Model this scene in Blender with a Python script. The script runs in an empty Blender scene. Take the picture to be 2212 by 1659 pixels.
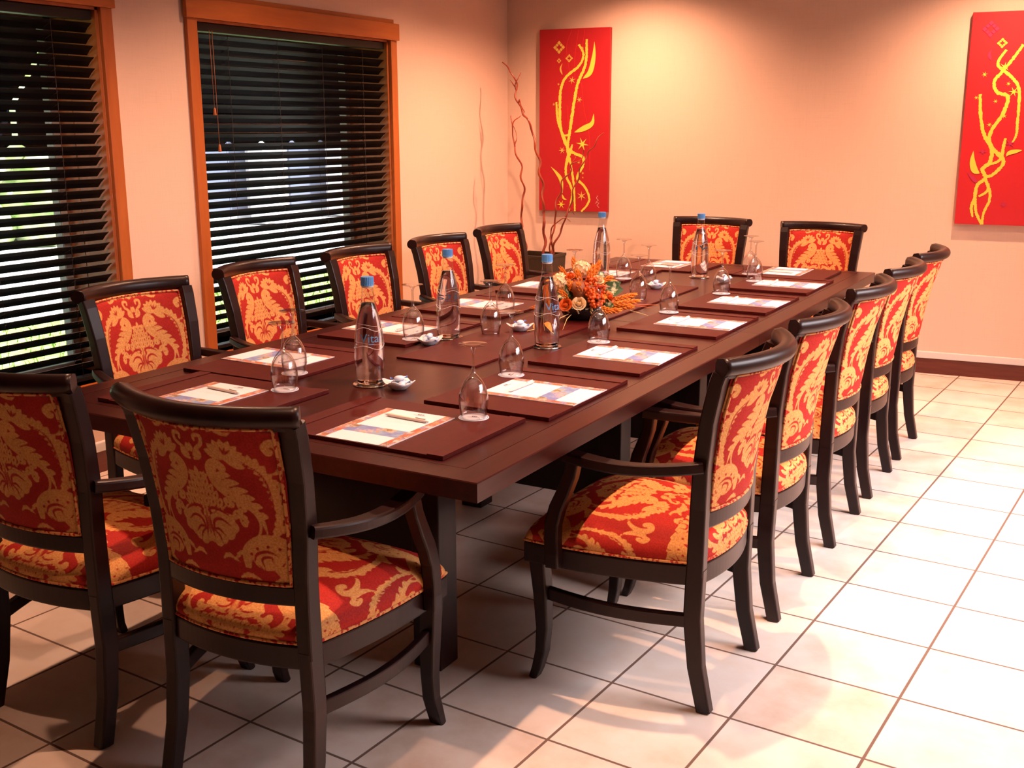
import bpy, bmesh, math, random
import numpy as np
from mathutils import Vector, Matrix
random.seed(7)
SC = bpy.context.scene
COL = SC.collection
R = math.radians

# ------------------------------------------------------------------ camera, world, exposure, big lights
cam_d = bpy.data.cameras.new('camera'); cam = bpy.data.objects.new('camera', cam_d); COL.objects.link(cam)
cam_d.sensor_width = 36.0; cam_d.lens = 2361.34 / 2212 * 36.0; cam_d.clip_start = .05; cam_d.clip_end = 200
cam.location = (1.4492, -2.5182, 1.4758)
cam.rotation_mode = 'XYZ'
cam.rotation_euler = (Matrix.Rotation(R(29.65), 4, 'Z') @ Matrix.Rotation(R(90 - 13.196), 4, 'X') @ Matrix.Rotation(R(-.1), 4, 'Z')).to_euler()
SC.camera = cam
vs = SC.view_settings
vs.view_transform = 'Standard'; vs.look = 'None'; vs.gamma = 1.0; vs.use_curve_mapping = False
vs.exposure = 0.0
SC.cycles.max_bounces = 10; SC.cycles.diffuse_bounces = 2; SC.cycles.transparent_max_bounces = 24; SC.cycles.transmission_bounces = 10
SC.cycles.sample_clamp_indirect = 6.0

w = bpy.data.worlds.new('sky'); SC.world = w; w.use_nodes = True
bg = w.node_tree.nodes['Background']; bg.inputs[0].default_value = (.72, .84, 1, 1); bg.inputs[1].default_value = .55

def lamp(name, kind, loc, rot, energy, color, **kw):
    d = bpy.data.lights.new(name, kind); d.energy = energy; d.color = color
    for k, v in kw.items(): setattr(d, k, v)
    o = bpy.data.objects.new(name, d); o.location = loc; o.rotation_euler = rot; COL.objects.link(o); return o
# daylight on the garden outside
lamp('sun', 'SUN', (8, 6, 12), Vector((-.40, -.30, -.87)).to_track_quat('-Z', 'Y').to_euler(), 22.0, (1, .97, .9), angle=R(1))
# daylight through the high window band in the right wall, falling downwards
lamp('window_daylight', 'AREA', (2.44, 1.5, 1.92), (0, R(36), 0), 80, (1, .88, .90), shape='RECTANGLE', size=.85, size_y=2.7, spread=R(112))
WARM = (1, .53, .325)
SPOTS = [(-1.35, 3.64, 195, 136), (.80, 3.84, 205, 136), (.47, .15, 215, 110), (.47, 1.65, 160, 110), (.50, 3.0, 100, 110), (.25, -1.0, 62, 104), (-1.46, .2, 150, 128), (-1.46, 1.6, 165, 128), (-1.50, 2.95, 140, 132)]     # x, y, watts, cone

# ------------------------------------------------------------------ helpers
def link(o, parent=None):
    COL.objects.link(o)
    if parent: o.parent = parent
    return o
def tag(o, label=None, cat=None, group=None, kind=None):
    if label: o['label'] = label
    if cat: o['category'] = cat
    if group: o['group'] = group
    if kind: o['kind'] = kind
    return o
def thing(name, label, cat, loc=(0, 0, 0), rz=0, group=None):
    o = bpy.data.objects.new(name, None); o.empty_display_size = .05; COL.objects.link(o)
    o.location = loc; o.rotation_euler = (0, 0, rz)
    return tag(o, label, cat, group)
def inst(name, me, parent=None, loc=(0, 0, 0), rot=(0, 0, 0)):
    o = bpy.data.objects.new(name, me); link(o, parent); o.location = loc; o.rotation_euler = rot
    return o
class MB:
    """collects shapes into one mesh"""
    def __init__(s): s.v = []; s.f = []; s.m = []; s.sm = []
    def add(s, vs, fs, mi=0, smooth=False):
        o = len(s.v); s.v += [tuple(p) for p in vs]
        for f in fs: s.f.append([i + o for i in f]); s.m.append(mi); s.sm.append(smooth)
        return s
    def box(s, lo, hi, mi=0, M=None):
        x0, y0, z0 = lo; x1, y1, z1 = hi
        v = [(x0, y0, z0), (x1, y0, z0), (x1, y1, z0), (x0, y1, z0), (x0, y0, z1), (x1, y0, z1), (x1, y1, z1), (x0, y1, z1)]
        if M is not None: v = [M @ Vector(p) for p in v]
        return s.add(v, [(0, 3, 2, 1), (4, 5, 6, 7), (0, 1, 5, 4), (1, 2, 6, 5), (2, 3, 7, 6), (3, 0, 4, 7)], mi)
    def lathe(s, prof, n=32, c=(0, 0, 0), mi=0, smooth=True, caps=(False, False)):
        v = []; f = []
        for r, z in prof:
            for k in range(n):
                a = 2 * math.pi * k / n; v.append((c[0] + r * math.cos(a), c[1] + r * math.sin(a), c[2] + z))
        for i in range(len(prof) - 1):
            for k in range(n): f.append((i * n + k, i * n + (k + 1) % n, (i + 1) * n + (k + 1) % n, (i + 1) * n + k))
        s.add(v, f, mi, smooth)
        o = len(s.v) - len(v)
        if caps[0]: s.f.append([o + k for k in range(n)][::-1]); s.m.append(mi); s.sm.append(False)
        if caps[1]: s.f.append([o + (len(prof) - 1) * n + k for k in range(n)]); s.m.append(mi); s.sm.append(False)
        return s
    def sweep(s, path, sect, up=(0, 0, 1), mi=0, smooth=False, closed=False, caps=True):
        """sect: list of 2D polygons (one per path point) or a single one; x across, y along 'up'"""
        P = [Vector(p) for p in path]; n = len(P); one = not isinstance(sect[0][0], (list, tuple))
        v = []; k = len(sect) if one else len(sect[0]); U0 = Vector(up)
        for i in range(n):
            if closed: t = P[(i + 1) % n] - P[i - 1]
            else: t = P[min(i + 1, n - 1)] - P[max(i - 1, 0)]
            t.normalize(); x = t.cross(U0)
            if x.length < 1e-4: x = t.cross(Vector((0, 1, 0)))
            x.normalize(); u = x.cross(t)
            for a, b in (sect if one else sect[i]): v.append(P[i] + x * a + u * b)
        f = []
        for i in range(n if closed else n - 1):
            j = (i + 1) % n
            for q in range(k): f.append((i * k + q, i * k + (q + 1) % k, j * k + (q + 1) % k, j * k + q))
        if not closed and caps: f += [tuple(range(k))[::-1], tuple((n - 1) * k + q for q in range(k))]
        return s.add(v, f, mi, smooth)
    def tube(s, path, rad, n=8, mi=0, closed=False):
        rr = rad if isinstance(rad, (list, tuple)) else [rad] * len(path)
        c = [[(r * math.cos(2 * math.pi * q / n), r * math.sin(2 * math.pi * q / n)) for q in range(n)] for r in rr]
        P = [Vector(p) for p in path]
        d = P[-1] - P[0]; up = (0, 0, 1) if abs(d.z) < .9 * max(d.length, 1e-6) else (0, 1, 0)
        return s.sweep(path, c, up, mi, True, closed)
    def ball(s, c, r, nu=10, nv=7, mi=0, sc=(1, 1, 1)):
        v = [(c[0], c[1], c[2] - r * sc[2])]; f = []
        for i in range(1, nv):
            b = -math.pi / 2 + math.pi * i / nv
            for k in range(nu):
                a = 2 * math.pi * k / nu; v.append((c[0] + r * sc[0] * math.cos(b) * math.cos(a), c[1] + r * sc[1] * math.cos(b) * math.sin(a), c[2] + r * sc[2] * math.sin(b)))
        v.append((c[0], c[1], c[2] + r * sc[2])); L = len(v) - 1
        for k in range(nu): f.append((0, 1 + (k + 1) % nu, 1 + k)); f.append((L, L - nu + k, L - nu + (k + 1) % nu))
        for i in range(nv - 2):
            for k in range(nu): f.append((1 + i * nu + k, 1 + i * nu + (k + 1) % nu, 1 + (i + 1) * nu + (k + 1) % nu, 1 + (i + 1) * nu + k))
        return s.add(v, f, mi, True)
    def grid(s, fn, nu, nv, mi=0, smooth=True, flip=False):
        v = [fn(i / (nu - 1), j / (nv - 1)) for j in range(nv) for i in range(nu)]
        f = []
        for j in range(nv - 1):
            for i in range(nu - 1):
                q = (j * nu + i, j * nu + i + 1, (j + 1) * nu + i + 1, (j + 1) * nu + i); f.append(q[::-1] if flip else q)
        return s.add(v, f, mi, smooth)
    def prism(s, poly, z0, z1, mi=0, M=None, mi_side=None):
        """flat polygon (x,y) thickened from z0 to z1"""
        n = len(poly); v = [(p[0], p[1], z0) for p in poly] + [(p[0], p[1], z1) for p in poly]
        if M is not None: v = [M @ Vector(p) for p in v]
        s.add(v, [tuple(range(n))[::-1], tuple(range(n, 2 * n))], mi)
        o = len(s.v) - 2 * n
        for k in range(n):
            s.f.append([o + k, o + (k + 1) % n, o + n + (k + 1) % n, o + n + k]); s.m.append(mi if mi_side is None else mi_side); s.sm.append(False)
        return s
    def mesh(s, name, mats, attr=None, bevel=0, tri=False):
        me = bpy.data.meshes.new(name)
        me.from_pydata(s.v, [], s.f)
        for m in (mats if isinstance(mats, (list, tuple)) else [mats]): me.materials.append(m)
        me.polygons.foreach_set('material_index', s.m); me.polygons.foreach_set('use_smooth', s.sm)
        if attr is not None:
            a = me.attributes.new('damask', 'FLOAT', 'POINT'); a.data.foreach_set('value', attr)
        if bevel or tri:
            bm = bmesh.new(); bm.from_mesh(me)
            if bevel:
                ed = [e for e in bm.edges if len(e.link_faces) == 2 and e.calc_face_angle(0) > .6]
                bmesh.ops.bevel(bm, geom=ed, offset=bevel, segments=2, profile=.6, affect='EDGES', clamp_overlap=True)
            if tri: bmesh.ops.triangulate(bm, faces=[f for f in bm.faces if len(f.verts) > 4])
            bm.to_mesh(me); bm.free()
        me.update(); return me
    def obj(s, name, mats, parent=None, **k):
        return inst(name, s.mesh(name, mats, **k), parent)
def struct(name, mb, mats, parent=None, **k):
    o = mb.obj(name, mats, parent, **k)
    if parent is None: o['kind'] = 'structure'
    return o
def rect(w, h): return [(-w / 2, -h / 2), (w / 2, -h / 2), (w / 2, h / 2), (-w / 2, h / 2)]
def rrect(w, h, r=.006):
    o = []
    for cx, cy, a0 in ((w / 2 - r, -h / 2 + r, -90), (w / 2 - r, h / 2 - r, 0), (-w / 2 + r, h / 2 - r, 90), (-w / 2 + r, -h / 2 + r, 180)):
        for k in (0, 45, 90): o.append((cx + r * math.cos(R(a0 + k)), cy + r * math.sin(R(a0 + k))))
    return o
# ------------------------------------------------------------------ materials
def mat(name, color=(.8, .8, .8), rough=.5, metal=0, spec=.5, coat=0, **kw):
    m = bpy.data.materials.new(name); m.use_nodes = True; b = m.node_tree.nodes['Principled BSDF']
    b.inputs['Base Color'].default_value = (*color, 1); b.inputs['Roughness'].default_value = rough; b.inputs['Metallic'].default_value = metal
    b.inputs['Specular IOR Level'].default_value = spec; b.inputs['Coat Weight'].default_value = coat
    for k, v in kw.items(): b.inputs[k.replace('_', ' ')].default_value = v
    return m
class NT:
    def __init__(s, m): s.m = m; s.t = m.node_tree; s.b = s.t.nodes.get('Principled BSDF')
    def n(s, kind, **kw):
        nd = s.t.nodes.new(kind)
        for k, v in kw.items():
            if k.startswith('i_'):
                key = k[2:].replace('_', ' '); nd.inputs[int(key) if key.isdigit() else key].default_value = v
            else: setattr(nd, k, v)
        return nd
    def l(s, a, b): s.t.links.new(a, b)
    def coords(s, scale=(1, 1, 1), rot=(0, 0, 0), loc=(0, 0, 0), out='Object'):
        c = s.n('ShaderNodeTexCoord'); mp = s.n('ShaderNodeMapping'); mp.inputs['Scale'].default_value = scale; mp.inputs['Rotation'].default_value = rot; mp.inputs['Location'].default_value = loc
        s.l(c.outputs[out], mp.inputs[0]); return mp.outputs[0]
    def ramp(s, fac, stops, mode='LINEAR'):
        r = s.n('ShaderNodeValToRGB'); r.color_ramp.interpolation = mode; e = r.color_ramp.elements
        while len(e) < len(stops): e.new(.5)
        for q, (p, c) in zip(e, stops): q.position = p; q.color = (*c, 1)
        s.l(fac, r.inputs[0]); return r.outputs[0]
    def bump(s, h, strength=.2, dist=.002):
        b = s.n('ShaderNodeBump', i_Strength=strength, i_Distance=dist); s.l(h, b.inputs['Height']); s.l(b.outputs[0], s.b.inputs['Normal'])
def wood(name, c1, c2, rough=.35, scale=(6, 60, 60), coat=0, spec=.5, rot=(0, 0, 0)):
    m = mat(name, c1, rough, coat=coat, spec=spec); t = NT(m)
    v = t.coords(scale, rot); n = t.n('ShaderNodeTexNoise', i_Scale=1.0, i_Detail=5.0, i_Roughness=.6); t.l(v, n.inputs['Vector'])
    t.l(t.ramp(n.outputs['Fac'], [(.32, c1), (.68, c2)]), t.b.inputs['Base Color'])
    return m
M = {}
M['chair_wood'] = wood('dark_mahogany', (.011, .0028, .0028), (.019, .0048, .0044), .36, (30, 30, 6), coat=.04, spec=.34)
M['table_wood'] = wood('red_mahogany', (.024, .0030, .0026), (.044, .0054, .0042), .30, (60, 4, 60), spec=.30)
M['leather'] = wood('oxblood_board', (.054, .0040, .0034), (.074, .0062, .005), .44, (40, 40, 40), spec=.16)
M['casing'] = wood('orange_pine', (.50, .14, .022), (.38, .085, .012), .45, (14, 1.5, 14))
M['casing_v'] = wood('orange_pine_upright', (.50, .14, .022), (.38, .085, .012), .45, (14, 14, 1.5))
M['jamb'] = wood('reddish_jamb', (.52, .15, .035), (.38, .09, .02), .5, (14, 14, 2))
M['base_wood'] = wood('dark_skirting', (.10, .018, .012), (.14, .03, .018), .35, (5, 5, 60))
M['white_trim'] = mat('white_trim', (.75, .70, .68), .4)
M['sash'] = mat('grey_white_sash', (.42, .40, .42), .5)
M['slat'] = mat('black_brown_slat', (.006, .005, .006), .42, spec=.3)
M['cord'] = mat('dark_cord', (.03, .015, .012), .7)
M['tassel'] = mat('wooden_tassel', (.42, .12, .03), .4)
M['plastic_white'] = mat('white_plastic', (.78, .76, .78), .4)
M['ceiling'] = mat('timber_ceiling', (.30, .17, .09), .7); M['far_wall'] = mat('brown_panelling', (.055, .030, .020), .6)
M['porcelain'] = mat('porcelain', (.80, .78, .84), .15)
M['silver'] = mat('silver_plate', (.75, .72, .70), .16, 1)
M['cap'] = mat('blue_cap', (.08, .28, .68), .35)
M['ink_blue'] = mat('blue_print', (.10, .30, .60), .4)
M['ink_white'] = mat('white_print', (.80, .80, .85), .4)
M['ink_dark'] = mat('dark_print', (.06, .06, .12), .6)
M['ink_pink'] = mat('faint_print', (.72, .55, .55), .7)
M['paper'] = mat('white_paper', (.70, .72, .82), .55)
M['pen'] = mat('pale_pen', (.85, .72, .66), .3)
M['mint'] = mat('pale_mint_wrapper', (.62, .70, .86), .25)
M['mint_blue'] = mat('blue_mint_print', (.10, .20, .55), .3)
# walls: woven paper, fine horizontal ribs
def wallmat(name, col):
    m = mat(name, col, .75, spec=.2); t = NT(m)
    n = t.n('ShaderNodeTexNoise', i_Scale=1.0, i_Detail=3.0); t.l(t.coords((9, 9, 260)), n.inputs['Vector'])
    n2 = t.n('ShaderNodeTexNoise', i_Scale=1.0, i_Detail=2.0); t.l(t.coords((240, 240, 9)), n2.inputs['Vector'])
    a = t.n('ShaderNodeMath', operation='ADD'); t.l(n.outputs['Fac'], a.inputs[0]); t.l(n2.outputs['Fac'], a.inputs[1])
    c2 = tuple(x * .955 for x in col)
    t.l(t.ramp(a.outputs[0], [(.7, c2), (1.2, col)]), t.b.inputs['Base Color']); t.bump(a.outputs[0], .15, .002); return m
M['wall'] = wallmat('peach_wallpaper', (.82, .585, .465))
# floor: cream tiles laid 3.4 degrees off the room, grey-brown grout
def floor_mat():
    m = mat('cream_tile', (.8, .7, .6), .32, spec=.4); t = NT(m)
    v = t.coords((1, 1, 1), (0, 0, R(3.4034)))
    sp = t.n('ShaderNodeSeparateXYZ'); t.l(v, sp.inputs[0])
    ds = []
    for ax in 'XY':
        a = t.n('ShaderNodeMath', operation='DIVIDE', i_1=.34); t.l(sp.outputs[ax], a.inputs[0])
        fr = t.n('ShaderNodeMath', operation='ADD', i_1=.5); t.l(a.outputs[0], fr.inputs[0])
        f2 = t.n('ShaderNodeMath', operation='FRACT'); t.l(fr.outputs[0], f2.inputs[0])
        s_ = t.n('ShaderNodeMath', operation='SUBTRACT', i_1=.5); t.l(f2.outputs[0], s_.inputs[0])
        ab = t.n('ShaderNodeMath', operation='ABSOLUTE'); t.l(s_.outputs[0], ab.inputs[0]); ds.append((ab.outputs[0], a.outputs[0]))
    mn = t.n('ShaderNodeMath', operation='MINIMUM'); t.l(ds[0][0], mn.inputs[0]); t.l(ds[1][0], mn.inputs[1])
    mr = t.n('ShaderNodeMapRange', interpolation_type='SMOOTHSTEP'); mr.inputs[1].default_value = .0085; mr.inputs[2].default_value = .0140; t.l(mn.outputs[0], mr.inputs[0])
    # one tone per tile
    fl = []
    for _, d in ds:
        q = t.n('ShaderNodeMath', operation='FLOOR'); t.l(d, q.inputs[0]); fl.append(q.outputs[0])
    cb = t.n('ShaderNodeCombineXYZ'); t.l(fl[0], cb.inputs[0]); t.l(fl[1], cb.inputs[1])
    wn = t.n('ShaderNodeTexWhiteNoise', noise_dimensions='2D'); t.l(cb.outputs[0], wn.inputs['Vector'])
    nz = t.n('ShaderNodeTexNoise', i_Scale=5.0, i_Detail=6.0, i_Roughness=.62); t.l(v, nz.inputs['Vector'])
    ad = t.n('ShaderNodeMath', operation='MULTIPLY_ADD', i_1=.25); t.l(wn.outputs['Value'], ad.inputs[0]); t.l(nz.outputs['Fac'], ad.inputs[2])
    tile = t.ramp(ad.outputs[0], [(.38, (.66, .49, .39)), (.62, (.79, .65, .56)), (.85, (.83, .73, .67))])
    mx = t.n('ShaderNodeMix', data_type='RGBA'); t.l(mr.outputs[0], mx.inputs['Factor']); mx.inputs['A'].default_value = (.17, .10, .075, 1); t.l(tile, mx.inputs['B'])
    t.l(mx.outputs['Result'], t.b.inputs['Base Color'])
    rg = t.n('ShaderNodeMapRange'); rg.inputs[3].default_value = .8; rg.inputs[4].default_value = .34; t.l(mr.outputs[0], rg.inputs[0]); t.l(rg.outputs[0], t.b.inputs['Roughness'])
    t.bump(mr.outputs[0], .5, .002); return m
M['floor'] = floor_mat()
# upholstery: gold damask woven into red
def damask_mat():
    m = mat('red_gold_damask', (.5, .03, .02), .75, spec=.25); t = NT(m)
    at = t.n('ShaderNodeAttribute', attribute_name='damask')
    wv = t.n('ShaderNodeTexNoise', i_Scale=520.0, i_Detail=1.0); t.l(t.coords(), wv.inputs['Vector'])
    ed = t.n('ShaderNodeMath', operation='MULTIPLY_ADD', i_1=.016, i_2=-.008); t.l(wv.outputs['Fac'], ed.inputs[0])
    sm = t.n('ShaderNodeMath', operation='ADD'); t.l(at.outputs['Fac'], sm.inputs[0]); t.l(ed.outputs[0], sm.inputs[1])
    mr = t.n('ShaderNodeMapRange', interpolation_type='SMOOTHSTEP'); mr.inputs[1].default_value = -.007; mr.inputs[2].default_value = .007; t.l(sm.outputs[0], mr.inputs[0])
    nz = t.n('ShaderNodeTexNoise', i_Scale=260.0, i_Detail=2.0); t.l(t.coords(), nz.inputs['Vector'])
    red = t.ramp(nz.outputs['Fac'], [(.35, (.36, .014, .010)), (.65, (.50, .024, .014))]); gold = t.ramp(nz.outputs['Fac'], [(.35, (.66, .27, .07)), (.65, (.82, .42, .15))])
    mx = t.n('ShaderNodeMix', data_type='RGBA'); t.l(mr.outputs[0], mx.inputs['Factor']); t.l(gold, mx.inputs['A']); t.l(red, mx.inputs['B'])
    t.l(mx.outputs['Result'], t.b.inputs['Base Color']); t.bump(nz.outputs['Fac'], .25, .001); return m
M['damask'] = damask_mat()
def piping_mat():
    m = mat('twisted_piping', (.7, .3, .1), .7, spec=.2); t = NT(m)
    w_ = t.n('ShaderNodeTexNoise', i_Scale=95.0, i_Detail=1.0); t.l(t.coords(), w_.inputs['Vector'])
    t.l(t.ramp(w_.outputs['Fac'], [(.42, (.48, .03, .02)), (.5, (.78, .36, .13))]), t.b.inputs['Base Color']); return m
M['piping'] = piping_mat()
def thin_glass(name, tint=(1, 1, 1), ior=1.45, tr=.97, gain=1.0, edge=0.0):
    m = bpy.data.materials.new(name); m.use_nodes = True; nt = m.node_tree; nt.nodes.remove(nt.nodes['Principled BSDF']); out = nt.nodes['Material Output']
    a = nt.nodes.new('ShaderNodeBsdfTransparent'); a.inputs[0].default_value = (tint[0] * tr, tint[1] * tr, tint[2] * tr, 1)
    g = nt.nodes.new('ShaderNodeBsdfGlossy'); g.inputs['Roughness'].default_value = .02
    ge = nt.nodes.new('ShaderNodeNewGeometry'); dp = nt.nodes.new('ShaderNodeVectorMath'); dp.operation = 'DOT_PRODUCT'; nt.links.new(ge.outputs['Normal'], dp.inputs[0]); nt.links.new(ge.outputs['Incoming'], dp.inputs[1])
    def mth(op, a, b_):
        n = nt.nodes.new('ShaderNodeMath'); n.operation = op; n.use_clamp = op == 'MULTIPLY'
        for i, q in enumerate((a, b_)):
            if isinstance(q, (int, float)): n.inputs[i].default_value = q
            else: nt.links.new(q, n.inputs[i])
        return n.outputs[0]
    f0 = ((ior - 1) / (ior + 1)) ** 2
    pw5 = mth('POWER', mth('SUBTRACT', 1.0, mth('ABSOLUTE', dp.outputs['Value'], 0)), 5.0)
    fac = mth('MULTIPLY', mth('ADD', f0, mth('MULTIPLY', pw5, 1 - f0)), gain)
    rim = mth('MULTIPLY', mth('POWER', mth('SUBTRACT', 1.0, mth('ABSOLUTE', dp.outputs['Value'], 0)), 4.0), edge)
    mc = nt.nodes.new('ShaderNodeMix'); mc.data_type = 'RGBA'; nt.links.new(rim, mc.inputs['Factor']); mc.inputs['A'].default_value = (tint[0] * tr, tint[1] * tr, tint[2] * tr, 1); mc.inputs['B'].default_value = (.12, .10, .10, 1); nt.links.new(mc.outputs['Result'], a.inputs[0])
    mx = nt.nodes.new('ShaderNodeMixShader'); nt.links.new(fac, mx.inputs[0]); nt.links.new(a.outputs[0], mx.inputs[1]); nt.links.new(g.outputs[0], mx.inputs[2]); nt.links.new(mx.outputs[0], out.inputs[0])
    return m
M['glass'] = thin_glass('clear_glass', (1, .985, .98), 1.5, .98, 2.6, .80)
M['glass_stem'] = thin_glass('clear_glass_stem', (1, .97, .95), 1.52, .95, 5.0, .9); M['glass_foot'] = thin_glass('clear_glass_foot', (1, .985, .98), 1.5, .97, .9, .35); M['pane'] = thin_glass('window_glass', (.97, .99, 1), 1.5, .97)
M['bottle_glass'] = thin_glass('bottle_glass', (.97, .985, 1), 1.5, .985, 1.6, .5)
M['water'] = mat('water', (1, 1, 1), 0, Transmission_Weight=1.0, IOR=1.33)
def emit(name, col, s):
    m = bpy.data.materials.new(name); m.use_nodes = True; b = m.node_tree.nodes['Principled BSDF']; b.inputs['Base Color'].default_value = (0, 0, 0, 1)
    b.inputs['Emission Color'].default_value = (*col, 1); b.inputs['Emission Strength'].default_value = s; return m
M['bulb'] = emit('lamp_bulb', (1, .78, .55), 60)
M['canvas'] = mat('red_canvas', (.42, .005, .012), .55)
M['canvas2'] = mat('bright_red_canvas', (.55, .010, .018), .55)
M['paint_yellow'] = mat('yellow_paint', (.80, .66, .07), .5)
M['paint_gold'] = mat('ochre_paint', (.72, .44, .08), .5)
M['paint_plum'] = mat('faded_plum_paint', (.48, .02, .09), .5)
M['paint_line'] = mat('light_red_paint', (.70, .03, .02), .5)
M['paint_white'] = mat('pale_signature', (.80, .55, .50), .5)
def collage(name, sc, stops):
    m = mat(name, (.6, .4, .3), .5); t = NT(m)
    v = t.n('ShaderNodeTexVoronoi', i_Scale=sc); v.distance = 'CHEBYCHEV'; t.l(t.coords(), v.inputs['Vector'])
    sp = t.n('ShaderNodeSeparateColor'); t.l(v.outputs['Color'], sp.inputs[0])
    nz = t.n('ShaderNodeTexNoise', i_Scale=sc * 2.4, i_Detail=3.0); t.l(t.coords(), nz.inputs['Vector'])
    a = t.n('ShaderNodeMath', operation='MULTIPLY_ADD', i_1=.8, i_2=-.4); t.l(nz.outputs['Fac'], a.inputs[0]); b = t.n('ShaderNodeMath', operation='ADD'); t.l(a.outputs[0], b.inputs[0]); t.l(sp.outputs[0], b.inputs[1])
    t.l(t.ramp(b.outputs[0], stops), t.b.inputs['Base Color']); return m
M['collage'] = collage('picture_border_print', 60, [(.1, (.42, .09, .03)), (.3, (.55, .30, .18)), (.45, (.12, .16, .42)), (.6, (.50, .16, .05)), (.75, (.16, .09, .07)), (.9, (.58, .46, .44))])
M['scene_print'] = collage('landscape_print', 26, [(.1, (.16, .20, .46)), (.35, (.22, .36, .56)), (.5, (.50, .22, .06)), (.65, (.15, .11, .05)), (.8, (.54, .42, .34)), (.95, (.22, .24, .50))])
M['vase'] = wood('dark_bronze_planter', (.022, .012, .006), (.040, .022, .010), .4, (60, 60, 12))
M['branch'] = wood('red_willow', (.20, .026, .012), (.36, .060, .018), .45, (20, 20, 6))
M['bowl'] = mat('black_bowl', (.012, .010, .010), .35)
M['rose_cream'] = mat('cream_petal', (.85, .60, .34), .6); M['rose_orange'] = mat('orange_petal', (.80, .16, .02), .6)
M['berry'] = mat('orange_berry', (.72, .10, .01), .3); M['wheat'] = mat('dyed_wheat', (.80, .22, .012), .7); M['autumn'] = mat('autumn_leaf', (.75, .20, .015), .6)
M['pod'] = mat('brown_pod', (.22, .06, .02), .6); M['straw'] = mat('straw', (.66, .42, .16), .7)
def ivy():
    m = mat('variegated_ivy', (.05, .12, .04), .5); t = NT(m); n = t.n('ShaderNodeTexNoise', i_Scale=45.0); t.l(t.coords(), n.inputs['Vector'])
    t.l(t.ramp(n.outputs['Fac'], [(.52, (.035, .09, .03)), (.64, (.60, .62, .40))]), t.b.inputs['Base Color']); return m
M['ivy'] = ivy()
M['awning'] = mat('navy_awning', (.003, .0035, .009), .9, spec=.1); M['render_white'] = mat('white_render', (.85, .85, .88), .8); M['paving'] = mat('pale_paving', (.62, .62, .64), .8)
M['dark_glass'] = mat('dark_opening', (.16, .18, .26), .3)
def green(name, a, b, sc):
    m = mat(name, a, .8); t = NT(m); n = t.n('ShaderNodeTexNoise', i_Scale=sc, i_Detail=5.0); t.l(t.coords(), n.inputs['Vector']); t.l(t.ramp(n.outputs['Fac'], [(.35, a), (.65, b)]), t.b.inputs['Base Color']); return m
M['lawn'] = green('lawn', (.16, .30, .06), (.45, .60, .20), 9); M['hedge'] = green('hedge', (.42, .60, .20), (.80, .86, .55), 5)
# ------------------------------------------------------------------ the room
XL, XR, YF, ZC = -2.42, 2.5, -4.2, 2.62
TH = R(4.8)
def back_y(x): return 4.482 + (x - .65) * math.tan(TH)
BM = Matrix.Translation((.65, 4.482, 0)) @ Matrix.Rotation(TH, 4, 'Z')       # back wall frame: x along it, -y into the room
def bx(world_x): return (world_x - .65) / math.cos(TH)
b = MB(); b.add([(-2.75, YF, 0), (XR + .2, YF, 0), (XR + .2, 5, 0), (-2.75, 4.4, 0)], [(0, 1, 2, 3)]); struct('floor', b, M['floor'])
b = MB(); b.box((-2.75, YF, ZC), (XR + .2, 5, ZC + .1)); struct('ceiling', b, M['ceiling'])
b = MB(); b.box((bx(-2.9), 0, -.1), (bx(XR + .2), .15, ZC + .1), 0, BM); struct('wall_back', b, M['wall'])
b = MB(); b.box((-2.9, YF - .15, -.1), (XR + .2, YF, ZC + .1)); struct('wall_front', b, M['far_wall'])
W1 = (-.70, .79); W2 = (1.333, 2.843); ZS, ZH = .40, 1.97                     # the two window openings
b = MB(); x0 = XL - .30
for y0, y1, z0, z1 in ((YF, W1[0], -.1, ZC + .1), (W1[1], W2[0], -.1, ZC + .1), (W2[1], 4.4, -.1, ZC + .1), (W1[0], W1[1], -.1, ZS), (W2[0], W2[1], -.1, ZS), (W1[0], W1[1], ZH, ZC + .1), (W2[0], W2[1], ZH, ZC + .1)):
    b.box((x0, y0, z0), (XL, y1, z1))
struct('wall_left', b, M['wall'])
# right wall with a high band of glass that lets the daylight in
DY = (-.1, 2.9); DS, DZ = 1.40, 2.45
b = MB()
for y0, y1, z0, z1 in ((YF, DY[0], -.1, ZC + .1), (DY[1], 5, -.1, ZC + .1), (DY[0], DY[1], DZ, ZC + .1), (DY[0], DY[1], -.1, DS)): b.box((XR, y0, z0), (XR + .15, y1, z1))
struct('wall_right', b, M['wall'])
b = MB()
for y0, y1, z0, z1 in ((DY[0], DY[0] + .06, DS, DZ), (DY[1] - .06, DY[1], DS, DZ), (1.37, 1.43, DS, DZ), (DY[0], DY[1], DZ - .06, DZ), (DY[0], DY[1], DS, DS + .06)): b.box((XR + .04, y0, z0), (XR + .10, y1, z1))
d = struct('window_3', b, M['white_trim'])
b = MB(); b.box((XR + .065, DY[0] + .03, DS + .03), (XR + .072, DY[1] - .03, DZ - .03)); b.obj('pane', M['pane'], d)
rb = MB(); rb.box((XR + .15, DY[0] - 1.5, 2.5), (XR + 4.2, DY[1] + 1.5, 2.62)); struct('sun_block_slab', rb, M['ceiling'])  # unseen slab added outside to keep sun and sky off the right-hand glass
# skirting: dark board below a white strip
b = MB(); b.box((bx(-2.40), -.015, 0), (bx(XR), 0, .095), 0, BM); struct('baseboard_back', b, M['base_wood'])
b = MB(); b.box((bx(-2.40), -.022, .095), (bx(XR), 0, .136), 0, BM); struct('trim_1', b, M['white_trim'], bevel=.004)
b = MB(); b.box((XL, YF, 0), (XL + .02, 4.22, .095)); struct('baseboard_left', b, M['base_wood'])
b = MB(); b.box((XL, YF, .095), (XL + .028, 4.22, .136)); struct('trim_2', b, M['white_trim'], bevel=.004)
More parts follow.
